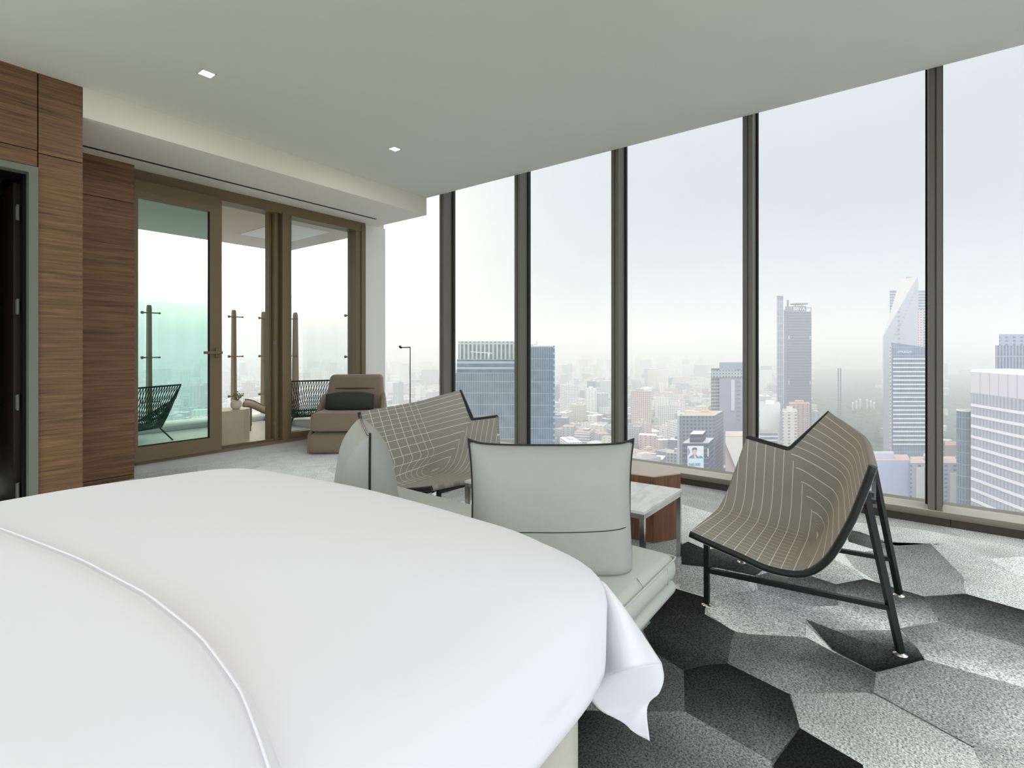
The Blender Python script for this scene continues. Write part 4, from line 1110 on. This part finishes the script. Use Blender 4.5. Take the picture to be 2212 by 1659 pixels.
for k in range(1, 12):
    p = toward((arc[k].x, arc[k].y), .3); p2 = toward((arc[k].x, arc[k].y), .28); d = Vector((-p.y, p.x, 0)).normalized() * .12
    c.prism([(p.x - d.x, p.y - d.y), (p.x + d.x, p.y + d.y), (p.x * 1.003 + d.x, p.y * 1.003 + d.y), (p.x * 1.003 - d.x, p.y * 1.003 - d.y)], ztop(848, 333), tz, S(184, 182, 194))
c.build('crown_joints', FAC['plain'], o)
o, P, z = tower('stepped_tower', 'stepped grey-blue tower behind the curved banded tower', 'tower', 2150, 2300, 746, 470, 40, 'fins', (150, 158, 182), huts=False)
CB().prism(foot(2158, 2300, 471, 36), z, ztop(722, 470), S(160, 168, 190)).build('upper_block', FAC['slab'], o)
o = thing('round_tower', at_t(2083.5, HY, 345).to_tuple()[:2] + (GZ,), 'slim round glass tower left of the curved banded tower', 'tower')
q = at_t(2084, HY, 345); r = 13.5 / FPX * 345; occupy([(q.x - r, q.y), (q.x + r, q.y)])
ring = [(q.x + r * math.cos(2 * PI * k / 28), q.y + r * math.sin(2 * PI * k / 28)) for k in range(28)]
CB().prism(ring, GZ, ztop(888, 345), S(140, 156, 172), S(150, 160, 150)).build('glass_walls', FAC['glass'], o)
c = CB(); inner = shrink(ring, .86)
for k in range(28):
    a_, b_, c_, d_ = ring[k], ring[(k + 1) % 28], inner[(k + 1) % 28], inner[k]
    c.prism([a_, b_, c_, d_], ztop(888, 345), ztop(884.5, 345), S(236, 238, 236))
c.build('roof_rim', FAC['plain'], o)

# stepped blue glass tower in the third bay
t = 350; o = thing('blue_glass_tower', at_t(1090, HY, t + 20).to_tuple()[:2] + (GZ,), 'large stepped blue glass tower seen through the left windows', 'tower'); occupy(foot(975, 1200, t, 60))
P = foot(960, 1128, t, 50); CB().prism(P, GZ, ztop(806, t), S(136, 150, 160), S(150, 160, 168)).build('lower_block', FAC['glass'], o)
CB().prism(foot(987, 1128, t + 6, 40), ztop(806, t), ztop(777, t), S(150, 168, 180), S(170, 176, 178)).build('upper_block', FAC['band'], o)
c = CB(); c.prism(foot(990, 1128, t + 16, 1), ztop(777, t), ztop(737, t), S(176, 184, 176)); c.build('roof_screen', FAC['fins'], o)
P = foot(1128, 1196, t - 4, 50); CB().prism(P, GZ, ztop(749, t), S(126, 144, 158), S(150, 160, 168)).build('tall_block', FAC['glass'], o)
CB().prism(foot(1195, 1198.5, t - 4, 48), GZ, ztop(747, t), S(150, 182, 196)).build('corner_fin', FAC['band'], o)
c = CB(); c.prism(foot(1125, 1196, t - 3, .6), ztop(749, t), ztop(747, t), S(186, 196, 200)); c.build('parapet', FAC['plain'], o)
b = MB(); q0 = at_t(1149, 747, t + 8); b.tube([q0, at_t(1152, 743, t + 8), at_t(1158, 744, t + 8), at_t(1161, 739, t + 8), at_t(1157, 738.5, t + 8)], .5, 6); b.tube([at_t(1140, 745, t + 8), at_t(1152, 744, t + 8)], .3, 6)
b.build('roof_crane', pbr('crane_grey', S(210, 212, 212), .6), o)
b = MB(); b.tube([at_t(1016, 760, t + 12), at_t(1064, 763, t + 12)], .35, 6); b.tube([at_t(1055, 762, t + 12), at_t(1055, 777, t + 12)], .6, 6)
b.build('roof_crane', pbr('crane_pale', S(214, 216, 214), .6), o)

# grey slab tower and its neighbours, fourth bay
o, P, z = tower('slab_tower', 'tall blank grey slab tower left of the fourth mullion', 'tower', 1554, 1640, 783.5, 600, 30, 'plain', (148, 152, 172), huts=False)
CB().prism(foot(1536, 1556, 604, 22), GZ, ztop(796, 604), S(170, 180, 186)).build('side_wing', FAC['band'], o)
CB().prism(foot(1536, 1640, 598.6, 2), ztop(815, 600), ztop(800, 600), S(164, 184, 190)).build('glazed_band', FAC['grid'], o)
CB().prism(foot(1579, 1587, 599, 2), ztop(887, 600), ztop(820, 600), S(196, 204, 216)).build('pale_strip', FAC['plain'], o)
for k in range(13): c = CB(); c.prism(foot(1591, 1600, 599, 1.5), ztop(799 + k * 9, 600), ztop(797 + k * 9, 600), S(110, 118, 134)); c.build('slit_window', FAC['plain'], o)
t = 480; P = foot(1469, 1543, t, 40, skew=12); occupy(P); z = ztop(898, t)
o = thing('dark_grid_building', base_of(P), 'dark square-gridded office block with a tan roof above the billboard', 'building')
CB().prism(P, GZ, z, S(120, 130, 146), S(196, 180, 160)).build('walls', FAC['grid'], o)
CB().prism(foot(1463, 1469.5, t + 1, 38), GZ, z, S(186, 190, 192)).build('edge_pier', FAC['plain'], o)
c = CB(); c.prism(foot(1480, 1500, t + 14, 8), z, z + 3, S(216, 206, 190)); c.prism(foot(1515, 1532, t + 20, 8), z, z + 2.4, S(220, 184, 140)); c.build('roof_hut', FAC['plain'], o)
t = 400; P = foot(1474, 1530, t, 24, skew=6); occupy(P)
o = thing('billboard_building', base_of(P), 'dark stepped building carrying the tall portrait billboard', 'building')
CB().prism(P, GZ, ztop(957, t), S(92, 104, 124), S(206, 206, 206)).build('walls', FAC['band'], o)
CB().prism(foot(1490, 1518, t + 2, 18, skew=3), ztop(957, t), ztop(939, t), S(84, 94, 112), S(214, 214, 212)).build('upper_block', FAC['band'], o)
CB().prism(foot(1528.5, 1530.5, t - .5, .5), ztop(986, t), ztop(969, t), S(236, 238, 240)).build('light_strip', FAC['plain'], o)
ax = (at_t(1520, HY, t) - at_t(1485, HY, t)); 
bb = thing('billboard', at_t(1502.5, 1018, t - 1).to_tuple(), 'tall billboard with a man in a suit and the price $60,000', 'billboard')
c = CB(); c.prism(foot(1485, 1520, t - .9, .8), ztop(1020, t), ztop(963, t), S(222, 226, 230)); c.build('board', FAC['plain'], bb)
def flat(name, pts, col, off):
    c = CB(); c.quad([at_t(x, y, t - 1.0 - off) for x, y in pts], S(*col)); return c.build(name, FAC['plain'], bb)
flat('teal_panel', [(1485.6, 1019), (1519.4, 1019), (1519.4, 990), (1485.6, 990)], (196, 222, 226), .05)
flat('dark_roundel', [(1486, 984), (1489, 981), (1491, 976), (1489, 970), (1486, 967)], (130, 136, 156), .06)
b_ = bb
flat('portrait', [(1487, 990), (1490, 986), (1495, 983), (1499, 981), (1504, 982), (1509, 987), (1514, 984), (1518, 987), (1519, 990)], (112, 126, 142), .08)
flat('portrait_face', [(1497, 981), (1500, 984), (1503, 983), (1505, 978), (1505.5, 972), (1503, 969.5), (1498, 970), (1496, 975)], (206, 180, 168), .10)
flat('portrait_hair', [(1495.5, 976), (1497, 972), (1501, 971), (1505.6, 973), (1506, 969), (1502.5, 966.5), (1497.5, 967), (1494.6, 970)], (84, 88, 102), .12)
flat('portrait_shirt', [(1499, 985), (1502, 984), (1504, 989), (1501, 990)], (226, 230, 234), .12)
tx = text_mesh('billboard_price', '$60,000', 3.2, pbr('billboard_ink', S(70, 92, 104), .8), bb, Vector(at_t(1500.5, 1006.5, t - 1.3)), ax, width=25 / FPX * t)
# sloped white wall building
t = 470; P = foot(1567, 1640, t, 30); occupy(P)
o = thing('white_gable_building', base_of(P), 'building with a cream wall cut diagonally beside the fourth mullion', 'building')
CB().prism(foot(1567, 1640, t + 3, 30), GZ, ztop(943, t), S(196, 170, 172), S(214, 196, 186)).build('walls', FAC['plain'], o)
c = CB(); c.quad([at_t(1567, 943, t - .5), at_t(1567, 957, t - .5), at_t(1590, 1012, t - .5), at_t(1640, 1012, t - .5), at_t(1640, 943, t - .5)][::1], S(226, 222, 212)); c.build('diagonal_wall', FAC['plain'], o)
# fifth bay, left and bottom
tower('white_slab_building', 'white blank-walled building right of the fourth mullion', 'building', 1641, 1686, 874, 560, 30, 'plain', (232, 232, 230), (200, 200, 200))
tower('cream_office_building', 'cream office block with window rows beside the blank white building', 'building', 1690, 1722, 890, 540, 34, 'slab', (214, 208, 204), (196, 188, 184))
tower('low_white_building', 'low white and grey building in front of the blank white building', 'building', 1641, 1680, 936, 500, 26, 'band', (214, 216, 224), huts=False)
tower('lavender_building', 'blank lavender building with a red roof edge behind the lounge chair', 'building', 1850, 1966, 994, 400, 26, 'plain', (198, 204, 228), (206, 176, 168))
o, P, z = tower('striped_apartment_building', 'apartment block with dark balconies and a cream stripe left of the last mullion', 'building', 1966, 2068, 1000, 395, 30, 'slab', (182, 186, 196), (208, 180, 172))
CB().prism(foot(1979, 1996, 394, 1.5), GZ, ztop(1010, 395), S(232, 230, 220)).build('cream_stripe', FAC['plain'], o)
CB().prism(foot(2052, 2068, 394, 1.5), GZ, ztop(1022, 395), S(236, 232, 222)).build('cream_stripe', FAC['plain'], o)
tower('red_roof_building', 'low red-roofed house block beyond the last mullion', 'building', 2042, 2066, 962, 520, 30, 'plain', (206, 168, 158), (206, 164, 152), huts=False)
tower('green_roof_hall', 'low hall with a white and green roof beyond the last mullion', 'building', 2042, 2074, 992, 470, 20, 'plain', (224, 228, 226), (106, 140, 128), huts=False)
# twin-slab light monument and column ring in the park
t = 900; o = thing('slender_monument', at_t(1813, HY, t).to_tuple()[:2] + (GZ,), 'slender twin-slab monument rising from the park', 'monument')
for a0, a1 in ((1809.5, 1812.2), (1814.6, 1817.2)): c = CB(); c.prism(foot(a0, a1, t, 3), GZ, ztop(795.5, t), S(116, 128, 146)); c.build('slab', FAC['band'], o)
t = 1150
for k, px in enumerate((1842, 1850, 1858, 1873, 1881, 1888)):
    q = at_t(px, HY, t); placed.append((q.x, q.y, 5)); hh = (22, 26, 30, 30, 26, 22)[k]; tag(MB().lathe([(0, 0), (1.8, 0), (1.4, hh), (2.2, hh + 1), (1.2, hh + 5), (0, hh + 5)], (q.x, q.y, GZ), 8).build('monument_column', M_sign), 'slim white column of the half ring standing in the park', 'monument', 'white monument columns')
q = at_t(1865.5, HY, t - 14); placed.append((q.x, q.y, 8)); tag(MB().lathe([(0, 0), (5, 0), (4, 6), (1.5, 10), (0, 14)], (q.x, q.y, GZ), 8).build('monument_base', M_sign), 'white sculpture at the middle of the column ring in the park', 'monument')

# ---- the spread of smaller buildings
rnd = random.Random(11)
KINDS_ = [('white', (236, 236, 234), 6), ('cream', (222, 214, 198), 4), ('grey', (170, 174, 182), 4), ('pinkish', (206, 186, 182), 2), ('brick', (168, 136, 130), 1), ('glassy blue', (128, 146, 164), 2)]
bag = [k for k in KINDS_ for _ in range(k[2])]
def in_park(px, t): return 1752 < px < 1910 and t > 640 and t < 3300 or (2040 < px < 2130 and t > 560 and t < 2600)
count = 0; tries = 0
def block(px, t, c, w=None, h=None):
    q = at_t(px, HY, t); w = w or rnd.uniform(14, 34); d = rnd.uniform(12, 28); h = h or rnd.choice((9, 12, 16, 20, 26, 32, 40)) * rnd.uniform(.8, 1.25)
    a = rnd.choice((.25, .25 + PI / 2, .9, -.3)) + rnd.uniform(-.1, .1); ca, sa = math.cos(a), math.sin(a)
    P = [(q.x + ca * x - sa * y, q.y + sa * x + ca * y) for x, y in ((-w / 2, -d / 2), (w / 2, -d / 2), (w / 2, d / 2), (-w / 2, d / 2))]
    return P, h
def free(q, r):
    return all((q[0] - c[0]) ** 2 + (q[1] - c[1]) ** 2 > (r + c[2]) ** 2 for c in placed)
def fill_block(cb, P, h, col, roof):
    cb.prism(P, GZ, GZ + h, col, roof, u0=rnd.uniform(1, 9))
    cc = shrink(P, .97); n = len(P)
    q = shrink(P, rnd.uniform(.2, .4)); dx, dy = rnd.uniform(-3, 3), rnd.uniform(-3, 3)
    cb.prism([(p[0] + dx, p[1] + dy) for p in q], GZ + h, GZ + h + rnd.uniform(2.5, 5), tuple(v * 1.03 for v in col), S(205, 205, 202))
ROOFS = [S(214, 212, 208), S(190, 188, 184), S(232, 232, 230), S(190, 160, 148), S(170, 168, 166)]
cells_ = [(836, 948), (978, 990), (1200, 1320), (1352, 1466), (1200, 1320), (1352, 1530), (1352, 1470), (1200, 1318), (1640, 1680), (1725, 1760), (300, 450), (482, 595), (632, 760), (1353, 1600), (2042, 2070)]
while count < 290 and tries < 9000:
    tries += 1
    c0, c1 = rnd.choice(cells_); px = rnd.uniform(c0, c1); t = 430 + 1500 * rnd.random() ** 1.5
    if px < 800: t = 650 + 1900 * rnd.random() ** 1.3
    if in_park(px, t): continue
    w = rnd.uniform(14, 36) * (1 + t / 3000); big = rnd.random() < .08
    h = rnd.uniform(40, 75) if big and t > 700 else None
    c = rnd.choice(bag); P, h = block(px, t, c, w, h)
    q = base_of(P); r = max(math.hypot(p[0] - q[0], p[1] - q[1]) for p in P) * .8
    if not free(q, r): continue
    if t < 620: h = min(h, 34)
    placed.append((q[0], q[1], r)); v = rnd.uniform(.9, 1.06)
    col = tuple(min(.9, x * v) for x in S(*c[1])); cb = CB(); fill_block(cb, P, h, col, rnd.choice(ROOFS))
    stl = 'glass' if c[0].startswith('glass') else rnd.choice(('grid', 'grid', 'band', 'slab', 'plain', 'slab'))
    o = cb.build('city_block', FAC[stl], origin=q)
    tag(o, 'small %s city building among many in the hazy view below the windows' % c[0], 'building', '%s city buildings' % c[0]); count += 1
# beyond those, the sprawl nobody could count
cb = CB(); n = 0
for k_ in range(7600):
    px = rnd.uniform(200, 2260); t = 1500 + 6500 * rnd.random() ** 1.4
    if k_ > 5200: t = 620 + 900 * rnd.random()
    if in_park(px, t): continue
    c = rnd.choice(bag); P, h = block(px, t, c, rnd.uniform(16, 50) * (1 + t / 6000), rnd.choice((8, 10, 14, 18, 24, 32, 60 if rnd.random() < .4 else 20)) * 1.3)
    if t < 1560:
        P, h = block(px, t, c, rnd.uniform(12, 24), rnd.choice((8, 10, 13, 16, 22)))
        q = base_of(P)
        if not free(q, 8): continue
        placed.append((q[0], q[1], 9))
    cb.prism(P, GZ, GZ + h, tuple(min(.9, x * rnd.uniform(.9, 1.06)) for x in S(*c[1])), rnd.choice(ROOFS), u0=rnd.uniform(1, 9))
tag(cb.build('distant_city_sprawl', FAC['slab']), 'endless sprawl of tiny buildings fading toward the horizon', 'city sprawl', kind='stuff')
# trees of the park and between the blocks
def canopy():
    bm0 = bmesh.new(); bmesh.ops.create_icosphere(bm0, subdivisions=1, radius=1); base = [v.co.copy() for v in bm0.verts]; fs = [[v.index for v in f.verts] for f in bm0.faces]; bm0.free()
    V = []; Fs = []
    def blob(q, r, h):
        i = len(V)
        for v in base: k = rnd.uniform(.8, 1.2); V.append((q.x + v.x * r * k, q.y + v.y * r * k, GZ + h * .5 + v.z * h * .5 * k))
        Fs.extend([tuple(a + i for a in f) for f in fs])
    for _ in range(5200):
        px = rnd.uniform(1745, 1915) if rnd.random() < .75 else rnd.uniform(2035, 2110); t = 620 + 2600 * rnd.random() ** 1.2
        if abs(px - 1849 + (t - 900) * .02) < 4 + 3 and t < 1150: continue
        q = at_t(px, HY, t)
        if free((q.x, q.y), 13): blob(q, rnd.uniform(7, 15), rnd.uniform(10, 19))
    for _ in range(3600):
        px = rnd.uniform(290, 1760); t = 430 + 2400 * rnd.random() ** 1.2; q = at_t(px, HY, t)
        if free((q.x, q.y), 8): blob(q, rnd.uniform(4, 9), rnd.uniform(7, 14))
    me = bpy.data.meshes.new('city_trees'); me.from_pydata(V, [], Fs); me.materials.append(pbr('tree_green', S(84, 102, 84), .95, spec=.05, noise=.3, nscale=.05))
    o = bpy.data.objects.new('city_trees', me); C.objects.link(o)
    tag(o, 'soft green tree crowns of the park and streets far below', 'trees', kind='stuff')
canopy()
# ================================================================== AIR, SKY, LIGHT, CAMERA
def haze():
    m, nt, out = newmat('city_haze_air')
    v = N(nt, 'ShaderNodeVolumeScatter'); v.inputs['Color'].default_value = (.895, .935, .985, 1); v.inputs['Density'].default_value = HAZE; v.inputs['Anisotropy'].default_value = .2
    nt.links.new(v.outputs[0], out.inputs['Volume'])
    b = MB(); L = [(3040, -3000), (12000, -3000), (12000, 14000), (-4000, 14000), (-4000, 4040)]
    b.prism(L, GZ - 1, 180)
    o = b.build('haze', m); tag(o, 'pale blue smog hanging over the whole city', 'haze', kind='stuff'); o.display_type = 'WIRE'
HAZE = 1 / 1450
haze()
sun_dir = ray(540, 545).normalized()
w = bpy.data.worlds.new('sky'); bpy.context.scene.world = w; w.use_nodes = True; nt = w.node_tree; nt.nodes.clear()
out = N(nt, 'ShaderNodeOutputWorld'); bg = N(nt, 'ShaderNodeBackground'); nt.links.new(bg.outputs[0], out.inputs[0])
tc = N(nt, 'ShaderNodeTexCoord'); sp = N(nt, 'ShaderNodeSeparateXYZ'); nt.links.new(tc.outputs['Generated'], sp.inputs[0])
def wm(op, a, c=None, d=None, clamp=False):
    n = N(nt, 'ShaderNodeMath', operation=op); n.use_clamp = clamp
    for i, v in enumerate((a, c, d)):
        if v is None: continue
        if isinstance(v, (int, float)): n.inputs[i].default_value = v
        else: nt.links.new(v, n.inputs[i])
    return n.outputs[0]
def dotd(v):
    n = N(nt, 'ShaderNodeVectorMath', operation='DOT_PRODUCT'); nt.links.new(tc.outputs['Generated'], n.inputs[0]); n.inputs[1].default_value = v; return n.outputs['Value']
cr = N(nt, 'ShaderNodeValToRGB'); e = cr.color_ramp.elements
e[0].position = 0; e[0].color = (*[x * 1 for x in S(219, 227, 240)], 1); e[1].position = 1; e[1].color = (*S(255, 255, 255), 1)
k = cr.color_ramp.elements.new(.10); k.color = (*S(226, 235, 244), 1); k = cr.color_ramp.elements.new(.30); k.color = (*S(230, 239, 250), 1); k = cr.color_ramp.elements.new(.48); k.color = (*S(250, 254, 255), 1)
nt.links.new(wm('MAXIMUM', sp.outputs[2], 0), cr.inputs[0])
# thin cloud
nz = N(nt, 'ShaderNodeTexNoise'); nz.inputs['Scale'].default_value = 2.2; nz.inputs['Detail'].default_value = 5; mp = N(nt, 'ShaderNodeMapping'); mp.inputs['Scale'].default_value = (1, 1, 3.2); nt.links.new(tc.outputs['Generated'], mp.inputs[0]); nt.links.new(mp.outputs[0], nz.inputs['Vector'])
cl = wm('MULTIPLY_ADD', wm('SUBTRACT', nz.outputs['Fac'], .5), .14, 1.0)
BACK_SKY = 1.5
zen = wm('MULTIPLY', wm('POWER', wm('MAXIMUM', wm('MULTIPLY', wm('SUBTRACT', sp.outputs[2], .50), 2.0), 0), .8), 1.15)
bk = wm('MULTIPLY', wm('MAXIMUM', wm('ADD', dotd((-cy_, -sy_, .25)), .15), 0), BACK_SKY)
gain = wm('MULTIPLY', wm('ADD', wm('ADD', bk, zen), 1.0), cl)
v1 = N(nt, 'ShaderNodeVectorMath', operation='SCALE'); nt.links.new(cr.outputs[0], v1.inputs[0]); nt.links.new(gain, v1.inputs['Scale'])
sd = wm('MAXIMUM', dotd(tuple(sun_dir)), 0)
def lobe(pw, amp, col):
    g = wm('MULTIPLY', wm('POWER', sd, pw), amp); n = N(nt, 'ShaderNodeVectorMath', operation='SCALE'); n.inputs[0].default_value = col; nt.links.new(g, n.inputs['Scale']); return n.outputs[0]
acc = v1.outputs[0]
for pw, amp, col in ((700, 14.0, (1, .86, .60)), (60, 4.2, (1, .82, .50)), (14, 1.2, (1, .84, .56))):
    n = N(nt, 'ShaderNodeVectorMath', operation='ADD'); nt.links.new(acc, n.inputs[0]); nt.links.new(lobe(pw, amp, col), n.inputs[1]); acc = n.outputs[0]
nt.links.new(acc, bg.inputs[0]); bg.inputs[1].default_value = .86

# ceiling lamps: two in view, then unseen ones added to brighten bed and carpet
downlight(1.507, 3.773, 6, 'square recessed ceiling lamp near the wood wall'); downlight(3.153, 3.77, 6, 'square recessed ceiling lamp nearer the windows')
for x, y in ((-.5, 1.2), (.35, .35), (-.5, -.5), (.9, -1.0), (2.2, -1.8)):
    downlight(x, y, 4)

l = bpy.data.lights.new('sun', 'SUN'); l.energy = 1.0; l.angle = math.radians(14); l.color = (1, .80, .52)
lo = bpy.data.objects.new('sun', l); C.objects.link(lo); lo.rotation_euler = (-sun_dir).to_track_quat('-Z', 'Y').to_euler(); lo.location = sun_dir * 30
cam = bpy.data.cameras.new('camera'); co = bpy.data.objects.new('camera', cam); C.objects.link(co); bpy.context.scene.camera = co
co.location = (0, 0, CH); co.rotation_euler = (PI / 2, 0, YAW - PI / 2)
cam.sensor_fit = 'HORIZONTAL'; cam.sensor_width = 36; cam.lens = FPX / 2212 * 36; cam.shift_x = 0; cam.shift_y = -(829.5 - HY) / 2212
cam.clip_start = .02; cam.clip_end = 30000
sc = bpy.context.scene
sc.view_settings.view_transform = 'Standard'; sc.view_settings.look = 'None'; sc.view_settings.gamma = 1; sc.view_settings.exposure = 0; sc.view_settings.use_curve_mapping = False
try:
    sc.cycles.max_bounces = 8; sc.cycles.diffuse_bounces = 4; sc.cycles.transparent_max_bounces = 16; sc.cycles.volume_bounces = 2; sc.cycles.sample_clamp_indirect = 6; sc.cycles.use_denoising = True; sc.cycles.caustics_reflective = False; sc.cycles.caustics_refractive = False
except Exception: pass
